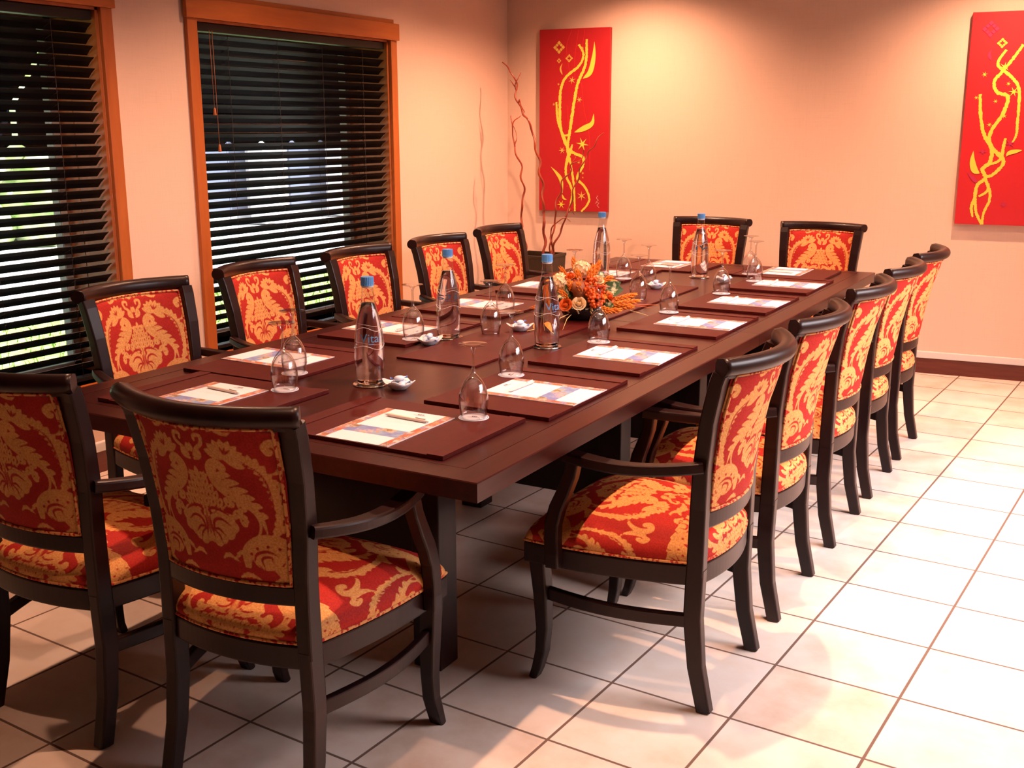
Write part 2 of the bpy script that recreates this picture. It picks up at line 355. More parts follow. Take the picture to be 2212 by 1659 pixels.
# windows: pine casing, deep reveal, white sash, glass
def window(name, y0, y1):
    b = MB()
    b.box((XL, y0 - .062, ZS - .0), (XL + .022, y0, ZH)); b.box((XL, y1, ZS - .0), (XL + .022, y1 + .058, ZH))
    wn = struct(name, b, M['casing_v'], bevel=.003)
    h = MB(); h.box((XL, y0 - .062, ZH), (XL + .012, y1 + .045, ZH + .112)); h.box((XL + .012, y0 - .075, ZH - .004), (XL + .036, y1 + .066, ZH + .088)); h.obj('header', M['casing'], wn, bevel=.003)
    s = MB(); s.box((XL - .29, y0 - .02, ZS - .035), (XL + .045, y1 + .02, ZS)); s.box((XL, y0 - .05, ZS - .085), (XL + .018, y1 + .05, ZS - .035)); s.obj('sill', M['casing'], wn, bevel=.004)
    j = MB()
    for ya, yb in ((y0, y0 + .014), (y1 - .014, y1)): j.box((XL - .185, ya, ZS), (XL, yb, ZH)); j.box((XL - .29, ya - (.0 if ya > y0 else -.006), ZS), (XL - .19, yb + (.006 if ya == y0 else -.0), ZH))
    j.box((XL - .29, y0, ZH - .014), (XL, y1, ZH)); j.obj('jamb', M['jamb'], wn)
    f = MB()
    for ya, yb, za, zb in ((y0 + .016, y0 + .05, ZS, ZH), (y1 - .05, y1 - .016, ZS, ZH), (y0 + .016, y1 - .016, ZH - .055, ZH - .015), (y0 + .016, y1 - .016, ZS, ZS + .04)): f.box((XL - .33, ya, za), (XL - .28, yb, zb))
    f.obj('sash', M['sash'], wn)
    p = MB(); p.box((XL - .302, y0 + .04, ZS + .03), (XL - .298, y1 - .04, ZH - .04)); p.obj('pane', M['pane'], wn)
    return wn
window('window_1', *W1); window('window_2', *W2)
# venetian blinds
def blind(y0, y1, label, cord_y, cord_side):
    t = thing('venetian_blind', label, 'blind', (XL - .038, (y0 + y1) / 2, ZS), 0, 'dark venetian blinds')
    hw = (y1 - y0) / 2 - .022; H = ZH - ZS
    b = MB(); b.box((-.028, -hw, H - .055), (.026, hw, H - .016)); b.obj('headrail', M['slat'], t, bevel=.003)
    b = MB(); z = H - .085; zs = []
    Mr = Matrix.Rotation(R(-40), 4, 'Y')
    while z > .05:
        zs.append(z); c = Matrix.Translation((0, 0, z)) @ Mr
        prof = [(-.028, -.0014), (0, .0012), (.028, -.0014), (.028, .0010), (0, .0036), (-.028, .0010)]
        v = [c @ Vector((x, y, zz)) for y in (-hw, hw) for x, zz in prof]
        b.add(v, [tuple(range(6)), tuple(range(6, 12))[::-1]] + [(k, (k + 6), (k + 1) % 6 + 6, (k + 1) % 6) for k in range(6)]); z -= .0455
    b.obj('slats', M['slat'], t)
    b = MB(); b.box((-.024, -hw, .012), (.024, hw, .030)); b.obj('bottom_rail', M['slat'], t, bevel=.003)
    b = MB()
    for u in (-.72, -.24, .24, .72):
        for x in (-.024, .024): b.tube([(x, u * hw, .03), (x, u * hw, H - .06)], .0009, 5)
        for q in zs: b.tube([(-.023, u * hw - .006, q - .017), (.023, u * hw + .006, q + .010)], .0008, 4)
    b.obj('ladder_cord', M['cord'], t)
    for dy, zt in cord_side:
        y = cord_y + dy - (y0 + y1) / 2
        b = MB(); b.tube([(.040, y, H - .05), (.041, y + .004, zt - ZS + .03)], .0014, 6); cd = b.obj('pull_cord', M['tassel'], t)
        b = MB(); b.lathe([(.002, .036), (.006, .030), (.0075, .012), (.009, .003), (.008, 0), (.001, 0)], 12, (.041, y + .004, zt - ZS)); b.obj('tassel', M['tassel'], cd)
blind(*W2, 'dark slatted blind in the window nearer the corner, with two hanging cord tassels', 1.425, ((0, 1.535), (.018, 1.365)))
blind(*W1, 'dark slatted blind in the window cut by the left edge of the photo', -.62, ((0, 1.50),))

# ------------------------------------------------------------------ outside the windows
b = MB(); b.box((-18, -8, -.12), (XL - .30, 24, -.02)); struct('patio', b, M['paving'])
b = MB(); rnd = random.Random(3)
b.box((-5.9, -6, -.02), (-4.0, 12, .015))
for k in range(2600):
    x = rnd.uniform(-5.9, -4.0); y = rnd.uniform(-1, 7); h = rnd.uniform(.04, .10); a = rnd.uniform(0, 6.28); dx, dy = .008 * math.cos(a), .008 * math.sin(a); l = rnd.uniform(-.03, .03)
    b.add([(x - dx, y - dy, .01), (x + dx, y + dy, .01), (x + l, y + l, h)], [(0, 1, 2)])
tag(b.obj('lawn_grass', M['lawn']), 'sunlit green lawn strip seen low through the blinds', 'grass', kind='stuff')
def awning(y0, y1, label):
    t = thing('awning', label, 'awning', (XL - .36, (y0 + y1) / 2, 1.36), 0, 'navy awnings over the windows'); hw = (y1 - y0) / 2
    b = MB(); b.box((-.0, -hw, .93), (.03, hw, .99)); b.add([(0, -hw, .96), (0, hw, .96), (-.75, hw, .22), (-.75, -hw, .22), (0, -hw, .975), (0, hw, .975), (-.75, hw, .235), (-.75, -hw, .235)], [(0, 1, 2, 3), (7, 6, 5, 4), (0, 4, 5, 1), (3, 2, 6, 7), (0, 3, 7, 4), (1, 5, 6, 2)]); b.obj('awning_canopy', M['awning'], t)
    pts = [(hw, .235), (-hw, .235)]; n = int(2 * hw / .29)
    wv = 2 * hw / n
    for k in range(n):
        for q in range(9):
            u = q / 8; pts.append((-hw + wv * (k + u), .045 * (1 - min(1, 1.35 * math.sin(math.pi * u))) if 0 < q < 8 else .045))
    b = MB(); b.prism(pts, 0, .012, 0, Matrix(((0, 0, 1, -.757), (1, 0, 0, 0), (0, 1, 0, 0), (0, 0, 0, 1)))); b.obj('scalloped_valance', M['awning'], t, tri=True)
awning(W1[0] - .9, W1[1] + .35, 'navy awning with scalloped edge outside the left window')
awning(W2[0] - .15, W2[1] + 1.9, 'navy awning with scalloped edge outside the window nearer the corner')
b = MB()
for k in range(240):
    b.ball((-11.2 + rnd.uniform(-.4, .4), rnd.uniform(1.0, 7.9), rnd.uniform(.1, 2.6)), rnd.uniform(.25, .45), 7, 5)
tag(b.obj('hedge', M['hedge']), 'bright overexposed hedge far beyond the left window', 'hedge')
t = thing('garden_building', 'white colonnaded building far outside, seen between the blind slats', 'building', (-11, 12.4, 0))
b = MB(); b.box((-.2, -3.6, 0), (0, 8, 3.4)); b.obj('facade', M['render_white'], t)
b = MB(); b.box((-.2, -3.8, 3.1), (.5, 8.2, 3.4)); b.obj('porch_roof', M['render_white'], t)
for y in (-3.4, -1.7, .2, 2.1, 4.0): b = MB(); b.box((.15, y, 0), (.45, y + .34, 3.1)); b.obj('column', M['render_white'], t)
for y in (-2.6, -.6, 1.3, 3.2): b = MB(); b.box((0, y, .2), (.04, y + .95, 2.5)); b.obj('opening', M['dark_glass'], t)

# ceiling downlights: each housing carries its own lamp
for k, (x, y, e, sz) in enumerate(SPOTS):
    t = thing('recessed_downlight', 'small round halogen downlight set in the ceiling', 'ceiling light', (x, y, ZC), 0, 'halogen downlights')
    b = MB(); b.lathe([(.048, .004), (.048, -.004), (.036, -.006), (.030, .0)], 24); b.obj('trim_ring', M['silver'], t)
    b = MB(); b.lathe([(.030, -.001), (.0005, -.001)], 20, smooth=False); b.obj('bulb', M['bulb'], t)
    lamp('halogen', 'SPOT', (x, y, ZC - .02), (0, 0, 0), e, WARM, spot_size=R(sz), spot_blend=.90, shadow_soft_size=.022).parent = None
# --- damask motif: polygons in panel space, x in [-1,1], y in [0,1.62] (y up) ---
def spline(pts, n=40):
    P=np.array(pts,float)
    if len(P)==2:
        t=np.linspace(0,1,n)[:,None]; return P[0]*(1-t)+P[1]*t
    Q=np.vstack([2*P[0]-P[1],P,2*P[-1]-P[-2]]); out=[]
    m=max(2,n//(len(P)-1))
    for i in range(1,len(Q)-2):
        p0,p1,p2,p3=Q[i-1:i+3]
        for k in range(m):
            t=k/m; out.append(.5*((2*p1)+(p2-p0)*t+(2*p0-5*p1+4*p2-p3)*t*t+(3*p1-p0-3*p2+p3)*t**3))
    out.append(P[-1]); return np.array(out)
def leaf(pts,w,teeth=0,amp=.45,side=0,n=64,tip=.0,base=.25,pk=.45):
    S=spline(pts,n); d=np.gradient(S,axis=0); d/=np.linalg.norm(d,axis=1)[:,None]+1e-9
    N=np.stack([-d[:,1],d[:,0]],1); t=np.linspace(0,1,len(S))
    prof=np.where(t<pk,base+(1-base)*np.sin(t/pk*math.pi/2),np.maximum(np.cos((t-pk)/(1-pk)*math.pi/2),0)**.8*(1-tip)+tip)*w
    saw=1-amp*((t*teeth)%1) if teeth else 1
    l=prof*(saw if side>=0 else 1); r=prof*(saw if side<=0 else 1)
    return np.vstack([S+N*l[:,None],(S-N*r[:,None])[::-1]])
def blob(c,r,lobes=0,amp=.2,rot=0,sx=1,sy=1,n=60):
    a=np.linspace(0,2*math.pi,n,endpoint=False); rr=r*(1+amp*np.abs(np.sin(a*lobes/2))-amp) if lobes else r*np.ones(n)
    x=np.cos(a)*rr*sx; y=np.sin(a)*rr*sy; c_,s_=math.cos(rot),math.sin(rot)
    return np.stack([c[0]+x*c_-y*s_, c[1]+x*s_+y*c_],1)
def mir(p): q=p.copy(); q[:,0]*=-1; return q[::-1]
def motif():
    A=[];B=[]            # A gold, B red cut out of the gold
    # scalloped bottom flower
    for s in(-1,1):
        A.append(blob((s*.20,.42),.20,7,.16,s*.3,sx=.95,sy=.85)); A.append(blob((s*.10,.31),.15,6,.16,0,sx=.9,sy=.9))
        B.append(leaf([(s*.03,.56),(s*.09,.60),(s*.20,.585),(s*.30,.53)],.017,base=.7,tip=.3))
        B.append(leaf([(s*.05,.34),(s*.09,.46),(s*.19,.485),(s*.29,.42)],.017,base=.7,tip=.3))
        B.append(leaf([(s*.03,.50),(s*.03,.38),(s*.06,.24)],.013,base=.7)); B.append(leaf([(s*.05,.36),(s*.13,.37),(s*.21,.29)],.014,base=.7))
        B.append(leaf([(s*.06,.35),(s*.12,.30),(s*.15,.21)],.012,base=.7))
    A.append(leaf([(0,.22),(0,.40),(0,.62)],.05,base=.9,tip=.6)); B.append(leaf([(0,.30),(0,.45),(0,.6)],.009,base=.9,tip=.6))
    # thistle cone, fan of pointed seeds
    for r,(y,k,wd) in enumerate(((.60,5,.40),(.67,6,.43),(.745,5,.36),(.815,4,.27),(.88,3,.17),(.94,2,.08))):
        for i in range(k):
            u=(i/(k-1)-.5)*2; x=u*wd/2; dx,dy=u*.55,1.; m=math.hypot(dx,dy); dx/=m;dy/=m
            A.append(leaf([(x-dx*.055,y-dy*.055),(x,y),(x+dx*.06,y+dy*.06)],.040,pk=.45,base=.35)); B.append(leaf([(x-dx*.02,y-dy*.02),(x+dx*.022,y+dy*.022)],.010))
    A.append(leaf([(0,.94),(0,1.05)],.028))
    for s in(-1,1):
        for a in(.45,.85): A.append(leaf([(s*.06,.91),(s*.06+s*math.sin(a)*.10,.91+math.cos(a)*.10)],.022))
    half=[];hb=[]
    # florets beside the cone
    for x,y,a in((.30,.64,.6),(.33,.74,.5),(.43,.62,.9),(.42,.50,1.7),(.38,.60,2.6)):
        for k in(-.6,0,.6): half.append(leaf([(x,y),(x+.10*math.sin(a+k),y+.10*math.cos(a+k))],.036,pk=.65))
        hb.append(blob((x+.03*math.sin(a),y+.03*math.cos(a)),.011))
    half.append(leaf([(.08,.5),(.2,.58),(.3,.66)],.012,base=.6,tip=.5)); half.append(leaf([(.08,.5),(.25,.52),(.42,.55)],.012,base=.6,tip=.5))
    # large acanthus curling in over the cone
    half.append(leaf([(.36,1.06),(.27,1.10),(.20,1.03),(.23,.90),(.36,.78),(.54,.68),(.66,.52),(.70,.34)],.066,0,0,0,base=.6,pk=.35)); half.append(blob((.34,1.06),.05))
    for (x,y),(x2,y2) in (((.26,.96),(.42,.98)),((.30,.88),(.50,.90)),((.38,.80),(.58,.82)),((.48,.73),(.64,.74)),((.57,.65),(.70,.65)),((.63,.55),(.74,.54))):
        half.append(leaf([(x,y),((x+x2)/2,(y+y2)/2+.012),(x2,y2)],.042,pk=.3,base=.8))
    # outer feather leaf
    half.append(leaf([(.50,1.18),(.66,1.14),(.78,.98),(.84,.78),(.84,.55),(.76,.30)],.085,13,.6,0,base=.6,pk=.35))
    hb.append(leaf([(.56,1.15),(.74,1.0),(.80,.77),(.80,.5)],.010))
    half.append(leaf([(.58,.62),(.64,.48),(.60,.34),(.50,.24)],.014,base=.8,tip=.4))
    # palm flowers on top
    for a in(-1.5,-1.1,-.7,-.3,.1,.5,.9,1.3,1.7):
        half.append(leaf([(.40,1.16),(.40+.23*math.sin(a+.35),1.16+.21*math.cos(a+.35))],.046,pk=.55,base=.4,tip=.0))
    for a in(-.6,0,.6): hb.append(leaf([(.41,1.2),(.41+.11*math.sin(a+.35),1.2+.10*math.cos(a+.35))],.012))
    # scrolls above
    half.append(leaf([(.03,1.15),(.09,1.24),(.17,1.30),(.18,1.38),(.10,1.38),(.10,1.32)],.022,base=.8,tip=.6))
    half.append(leaf([(.02,1.12),(.10,1.17),(.12,1.24)],.035)); half.append(leaf([(.02,1.20),(.02,1.30)],.03))
    half.append(leaf([(.10,1.44),(.22,1.50),(.36,1.48),(.46,1.56)],.06,6,.5)); half.append(leaf([(.2,1.58),(.3,1.52),(.45,1.42),(.55,1.44)],.035,4,.5))
    half.append(leaf([(.0,1.42),(.05,1.50),(.02,1.60)],.05,4,.5)); half.append(leaf([(.48,1.6),(.60,1.54),(.66,1.60)],.04,3,.4))
    # hooked scroll on the edge
    half.append(leaf([(.86,1.22),(.84,1.29),(.91,1.33),(.97,1.25),(.96,1.12),(.90,1.02),(.82,1.0)],.04,0,.5,0,base=.8,pk=.4)); half.append(blob((.865,1.235),.04))
    half.append(leaf([(.82,.94),(.89,.90),(.87,.83),(.82,.86)],.016,base=.6,tip=.5))
    # corner leaf and paisley
    half.append(leaf([(.74,.30),(.80,.42),(.86,.56),(.88,.66)],.045,5,.5)); half.append(leaf([(.78,.34),(.9,.44),(.98,.42)],.045,4,.5))
    pa=leaf([(.42,-.02),(.45,.16),(.62,.26),(.82,.22),(.93,.06),(.84,-.06),(.72,.02)],.10,pk=.55,base=.35,tip=.25); half.append(pa); half.append(blob((.66,.12),.155,sx=1.15)); half.append(leaf([(.30,-.14),(.42,-.10),(.56,-.15)],.035,5,.4)); half.append(leaf([(.70,-.16),(.82,-.13),(.95,-.17)],.035,4,.4))
    for a in(-1.2,-.6,0,.6,1.2): hb.append(blob((.68+.21*math.sin(a),.09+.135*math.cos(a)),.018))
    hb.append(leaf([(.50,.04),(.55,.14),(.68,.17),(.80,.11)],.017)); hb.append(leaf([(.62,-.02),(.60,.09),(.70,.11),(.72,.03)],.015)); hb.append(leaf([(.56,.02),(.60,-.06),(.66,-.1)],.014)); 
    half.append(leaf([(.28,.06),(.36,.14),(.48,.16)],.03,4,.4)); half.append(leaf([(.12,.05),(.2,.1),(.34,.03)],.03,4,.4))
    A+=half+[mir(p) for p in half]; B+=hb+[mir(p) for p in hb]
    return A,B
def sdf(poly,X,Y,pad=.12):
    """signed distance, negative inside, only near the polygon"""
    out=np.full(X.shape,pad); lo=poly.min(0)-pad; hi=poly.max(0)+pad
    m=(X>lo[0])&(X<hi[0])&(Y>lo[1])&(Y<hi[1])
    if not m.any(): return out
    x=X[m];y=Y[m];a=poly;b=np.roll(poly,-1,0)
    d=np.full(x.shape,1e9);ins=np.zeros(x.shape,bool)
    for (ax,ay),(bx,by) in zip(a,b):
        ex,ey=bx-ax,by-ay;wx,wy=x-ax,y-ay
        t=np.clip((wx*ex+wy*ey)/(ex*ex+ey*ey+1e-12),0,1)
        d=np.minimum(d,(wx-ex*t)**2+(wy-ey*t)**2)
        if ay!=by:
            c=((ay>y)!=(by>y))&(x<(bx-ax)*(y-ay)/(by-ay)+ax); ins^=c
    d=np.sqrt(d);out[m]=np.where(ins,-d,d);return out
def field(X,Y):
    A,B=motif(); g=np.full(X.shape,.12)
    for p in A: g=np.minimum(g,sdf(p,X,Y))
    for p in B: g=np.maximum(g,-sdf(p,X,Y))
    return g
# ------------------------------------------------------------------ the armchair (local frame: sitter faces +y)
def lerp(a, b, t): return a + (b - a) * t
def interp(z, tab):
    for (z0, v0), (z1, v1) in zip(tab, tab[1:]):
        if z <= z1: return lerp(v0, v1, max(0, (z - z0) / (z1 - z0)))
    return tab[-1][1]
POST_Y = [(0, -.236), (.12, -.208), (.25, -.194), (.40, -.196), (.55, -.198), (.66, -.203), (.78, -.218), (.88, -.240), (.93, -.258)]
POST_X = [(0, .200), (.25, .195), (.40, .191), (.55, .190), (.93, .213)]
POST_W = [(0, .036), (.5, .038), (.93, .050)]
def bow(z): return interp(z, [(.34, .036), (.5, .036), (.93, .074)])
def back_surf(x, z):
    hw = interp(z, POST_X); return interp(z, POST_Y) - bow(z) * (1 - min(1, abs(x) / hw) ** 2)
PZ0, PZ1 = .534, .897
def pw(z): return interp(z, POST_X) - interp(z, POST_W) / 2 + .001
def make_panel():
    nx, nz = 132, 110; b = MB(); att = []
    xs = np.linspace(-1, 1, nx); zs = np.linspace(0, 1, nz)
    Xg, Zg = np.meshgrid(xs, zs); z_ = PZ0 + (PZ1 - PZ0) * Zg; w_ = np.vectorize(pw)(z_)
    F = field(Xg * w_ / .192, (z_ - PZ0) / .215 - .2).ravel()
    for side in (1, -1):
        def fn(u, v):
            z = PZ0 + (PZ1 - PZ0) * v; s = 2 * u - 1; x = s * pw(z)
            e = (1 - s ** 8) * (1 - (2 * v - 1) ** 8)
            return (x, back_surf(x, z) + side * (.006 + (.013 if side > 0 else .009) * max(e, 0) ** .5), z)
        b.grid(fn, nx, nz, 0, True, flip=(side > 0)); att += list(F)
    return b.mesh('backrest_panel', M['damask'], attr=att)
def make_panel_piping():
    b = MB()
    for off in (.012, -.012):
        pts = []
        for k in range(24): z = PZ0 + .003; x = lerp(-1, 1, k / 23) * (pw(z) - .004); pts.append((x, back_surf(x, z) + off, z))
        for k in range(1, 16): z = lerp(PZ0, PZ1 - .003, k / 15); x = pw(z) - .004; pts.append((x, back_surf(x, z) + off, z))
        for k in range(1, 24): z = PZ1 - .003; x = lerp(1, -1, k / 23) * (pw(z) - .004); pts.append((x, back_surf(x, z) + off, z))
        for k in range(1, 15): z = lerp(PZ1 - .003, PZ0, k / 15); x = -pw(z) + .004; pts.append((x, back_surf(x, z) + off, z))
        b.tube(pts, .0042, 7, closed=True)
    return b.mesh('piping', M['piping'])
def make_back_frame():
    b = MB()
    for s in (-1, 1):
        path = []; sec = []
        for k in range(22):
            z = lerp(.37, .905, k / 21); path.append((s * interp(z, POST_X), interp(z, POST_Y), z)); d = lerp(.046, .036, k / 21); sec.append(rrect(interp(z, POST_W), d, .005))
        b.sweep(path, sec, (0, 1, 0))
    pts = []
    for k in range(25):
        x = lerp(-1, 1, k / 24) * (interp(.512, POST_X) - .004); pts.append((x, back_surf(x, .512), .512))
    b.sweep(pts, rrect(.026, .046, .005))
    return b.mesh('back_frame', M['chair_wood'])
def make_top_rail():
    b = MB(); pts = []; prof = []
    c = [(.0225 * math.cos(R(a)) - .002, .0225 * math.sin(R(a))) for a in range(-110, 100, 15)]   # scroll: round on the rear, flat on the front
    # profile x axis = across travel (towards the rear), y = up
    prof = c + [(-.020, .018), (-.026, .006), (-.027, -.030), (-.012, -.033)]
    for k in range(41):
        u = lerp(-1, 1, k / 40); x = u * .240; z = .922
        pts.append((x, interp(z, POST_Y) - .078 * (1 - abs(u) ** 2.0) - .002 , z))
    b.sweep(pts, prof, smooth=False)
    me = b.mesh('top_rail', M['chair_wood']); me.polygons.foreach_set('use_smooth', [len(p.vertices) == 4 for p in me.polygons]); return me
FY = .262
def seat_hw(y):
    t = (y + .2) / (FY + .2); return lerp(.196, .262, t) + .022 * max(0, 1 - (2 * t - 1) ** 2)
def seat_pt(s, t, g=0.0):
    rear = -.200 - .034 * (1 - s * s) - g; front = FY + .010 * (1 - s * s) + g
    y = lerp(rear, front, (t + 1) / 2); return (s * (seat_hw(min(max(y, -.2), FY)) + g), y)
def outline(g=0.0, n=24):
    o = [seat_pt(lerp(-1, 1, k / n), -1, g) for k in range(n)] + [seat_pt(1, lerp(-1, 1, k / n), g) for k in range(n)]
    o += [seat_pt(lerp(1, -1, k / n), 1, g) for k in range(n)] + [seat_pt(-1, lerp(1, -1, k / n), g) for k in range(n)]
    return o
def make_seat_frame():
    b = MB(); b.prism(outline(.003), .340, .395); return b.mesh('seat_frame', M['chair_wood'], bevel=.004, tri=True)
def make_seat():
    n = 116; b = MB(); s_ = np.sin(np.linspace(-1, 1, n) * math.pi / 2)
    def prof(a): return max(0.0, 1 - abs(a) ** 9) ** .42
    P = []
    for t in s_:
        for s in s_:
            x, y = seat_pt(s, t, -.001); e = prof(s) * prof(t)
            z = .397 + .060 * e + .040 * (1 - s * s) * (1 - t * t) * e
            bul = .007 * math.sin(math.pi * min(1, e)) if e < 1 else 0
            P.append((x * (1 + bul / .25 * abs(s) ** 6), y + bul * (abs(t) ** 6) * (1 if t > 0 else -1), z, s, t))
    P = np.array(P); drop = np.maximum(0, .457 - P[:, 2])
    X = (P[:, 0] + np.sign(P[:, 3]) * drop * (np.abs(P[:, 3]) > .9)) / .205
    Y = (.205 - P[:, 1] - np.sign(P[:, 4]) * drop * (np.abs(P[:, 4]) > .9)) / .205
    X = np.where(X > 1, 2 - X, np.where(X < -1, -2 - X, X)); Y = np.mod(Y, 1.60)
    F = field(X, Y)
    f = [(j * n + i, j * n + i + 1, (j + 1) * n + i + 1, (j + 1) * n + i) for j in range(n - 1) for i in range(n - 1)]
    b.add([tuple(p[:3]) for p in P], f, 0, True); return b.mesh('seat', M['damask'], attr=F.tolist())
def make_seat_piping():
    b = MB(); b.tube([(x, y, .401) for x, y in outline(.001)], .0042, 7, closed=True); return b.mesh('piping', M['piping'])
def make_front_leg(s):
    tab = [(.0, .240, .022), (.03, .229, .026), (.08, .219, .031), (.15, .214, .036), (.25, .219, .041), (.345, .229, .047), (.392, .231, .050)]
    b = MB(); b.sweep([(s * (.240 + .006 * (z < .05)), y, z) for z, y, w in tab], [rrect(.038 + .006 * (w > .04), w, .005) for z, y, w in tab], (0, 1, 0)); return b.mesh('leg', M['chair_wood'])
def make_rear_leg(s):
    b = MB(); zs = [0, .06, .12, .18, .25, .32, .385]
    b.sweep([(s * interp(z, POST_X), interp(z, POST_Y), z) for z in zs], [rrect(.034, lerp(.038, .048, min(1, z / .25)), .005) for z in zs], (0, 1, 0)); return b.mesh('leg', M['chair_wood'])
def make_stretcher(s):
    b = MB(); n = 16; b.sweep([(s * (lerp(.198, .238, k / n) + .030 * math.sin(math.pi * k / n)), lerp(-.185, .212, k / n), lerp(.243, .252, k / n)) for k in range(n + 1)], rrect(.020, .036, .004)); return b.mesh('stretcher', M['chair_wood'])
def make_arm(s):
    b = MB(); n = 24
    pts = [(s * (lerp(.222, .252, k / n) + .036 * math.sin(math.pi * (k / n) ** .9)), lerp(-.212, .143, k / n), lerp(.664, .652, k / n) - .010 * math.sin(math.pi * k / n)) for k in range(n + 1)]
    b.sweep(pts, [rrect(lerp(.030, .048, min(1, k / n * 1.3)), .028, .006) for k in range(n + 1)]); return b.mesh('armrest', M['chair_wood'])
def make_arm_post(s):
    tab = [(.640, .122, .036), (.600, .128, .035), (.555, .144, .037), (.510, .162, .040), (.465, .172, .041), (.425, .171, .040), (.385, .167, .040), (.350, .165, .038)]
    # smooth S seen from the side
    b = MB(); b.sweep([(s * lerp(.281, .255, min(1, max(0, (z - .38) / .26))), y, z) for z, y, w in tab], [rrect(.034, w, .005) for z, y, w in tab], (0, 1, 0)); return b.mesh('arm_post', M['chair_wood'])
CH = dict(panel=make_panel(), ppip=make_panel_piping(), frame=make_back_frame(), rail=make_top_rail(), sframe=make_seat_frame(), seat=make_seat(), spip=make_seat_piping())
LEGS = [make_front_leg(-1), make_front_leg(1), make_rear_leg(-1), make_rear_leg(1)]
STR = [make_stretcher(s) for s in (-1, 1)]; ARM = [make_arm(s) for s in (-1, 1)]; APO = [make_arm_post(s) for s in (-1, 1)]
def armchair(x, y, rz, label):
    t = thing('armchair', label, 'chair', (x, y, 0), rz, 'damask armchairs around the conference table')
    p = inst('backrest_panel', CH['panel'], t); inst('piping', CH['ppip'], p)
    inst('back_frame', CH['frame'], t); inst('top_rail', CH['rail'], t); inst('seat_frame', CH['sframe'], t)
    s = inst('seat', CH['seat'], t); inst('piping', CH['spip'], s)
    for m in LEGS: inst('leg', m, t)
    for m in STR: inst('stretcher', m, t)
    for m in ARM: inst('armrest', m, t)
    for m in APO: inst('arm_post', m, t)
    return t
RIGHT = [.16, .78, 1.475, 2.09, 2.70]; LEFT = [.155, .85, 1.490, 2.120, 2.77]
ordr = ['nearest armchair of the right-hand row, its whole seat and left arm open to view', 'second armchair from the front in the right-hand row, behind the fully visible one', 'middle armchair of the five in the right-hand row', 'fourth armchair from the front in the right-hand row', 'farthest armchair of the right-hand row, against the pale back wall']
ordl = ['front armchair of the window-side row, standing before the left window blind', 'armchair second from the front on the window side, before the second window', 'middle armchair of the window-side row, its back before the blind', 'window-side armchair just right of the second window, backed by bare wall', 'window-side armchair nearest the corner, beside the planter of red branches']
ANG_R = [0, 0, 0, 0, 0]; ANG_L = [-3, 3, -1, -1, 0]
XL_C = [-1.36, -1.40, -1.385, -1.36, -1.385]
for k in range(5): armchair(.376, RIGHT[k], R(90 + ANG_R[k]), ordr[k])
for k in range(5): armchair(XL_C[k], LEFT[k], R(-90 + ANG_L[k]), ordl[k])
armchair(-.195, -.675, R(3), 'armchair at the near end of the table, its shaded back filling the lower left foreground')
armchair(-.825, -.69, R(2), 'armchair at the near end cut off by the left edge of the photo')
armchair(-.80, 3.62, R(180), 'armchair at the far end of the table, left one, behind the bottle')
armchair(-.13, 3.575, R(178), 'armchair at the far end of the table, right one, below bare wall')
# ------------------------------------------------------------------ conference table: two tops set end to end
TX0, TX1, TY0, TYM, TY1, TZ = -1.18, .29, -.632, 1.352, 3.335, .74
t = thing('conference_table', 'long dark mahogany conference table set for a meeting of fourteen', 'table', ((TX0 + TX1) / 2, (TY0 + TY1) / 2, 0)); tc = Vector(t.location)
def top(y0, y1, first):
    b = MB(); g = .078; th = .045
    o = [(TX0, y0), (TX1, y0), (TX1, y1), (TX0, y1)]
    i0, i1 = (y0 + g, y1) if first else (y0, y1 - g)
    inn = [(TX0 + g, i0), (TX1 - g, i0), (TX1 - g, i1), (TX0 + g, i1)]
    def P(p, z): return (p[0] - tc.x, p[1] - tc.y, z)
    e = .0025
    def ring(z, d): # inner rectangle grown by d on its grooved sides
        return [(TX0 + g - d, i0 - (d if first else 0)), (TX1 - g + d, i0 - (d if first else 0)), (TX1 - g + d, i1 + (0 if first else d)), (TX0 + g - d, i1 + (0 if first else d))]
    oo = [(p[0] + (e if p[0] < 0 else -e), p[1] + (e if (p[1] == TY0) else -e if p[1] == TY1 else 0)) for p in o]
    rows = [[P(p, TZ - th) for p in o], [P(p, TZ - e) for p in o], [P(p, TZ) for p in oo], [P(p, TZ) for p in ring(0, e)], [P(p, TZ - .003) for p in ring(0, e)], [P(p, TZ - .003) for p in ring(0, 0)], [P(p, TZ - .0004) for p in ring(0, 0)]]
    v = [p for r_ in rows for p in r_]; f = [(3, 2, 1, 0)]
    for k in range(len(rows) - 1):
        for q in range(4): f.append((k * 4 + q, k * 4 + (q + 1) % 4, (k + 1) * 4 + (q + 1) % 4, (k + 1) * 4 + q))
    L = (len(rows) - 1) * 4; f.append((L, L + 1, L + 2, L + 3)); b.add(v, f); b.obj('tabletop', M['table_wood'], t)
top(TY0, TYM - .0008, True); top(TYM + .0008, TY1, False)
for yc in (-.155, 1.05, 1.87, 2.86):
    for x in (-.145, -.745):
        b = MB(); b.box((x - .045 - tc.x, yc - .045 - tc.y, 0), (x + .045 - tc.x, yc + .045 - tc.y, TZ - .0455)); b.obj('leg', M['chair_wood'], t, bevel=.004)
    b = MB(); b.box((-.70 - tc.x, yc - .015 - tc.y, .12), (-.19 - tc.x, yc + .015 - tc.y, TZ - .0455)); b.obj('trestle_panel', M['chair_wood'], t)
for y0, y1 in ((-.11, 1.005), (1.915, 2.815)):
    b = MB(); b.box((-.46 - tc.x, y0 - tc.y, .30), (-.43 - tc.x, y1 - tc.y, TZ - .0455)); b.obj('modesty_panel', M['chair_wood'], t)
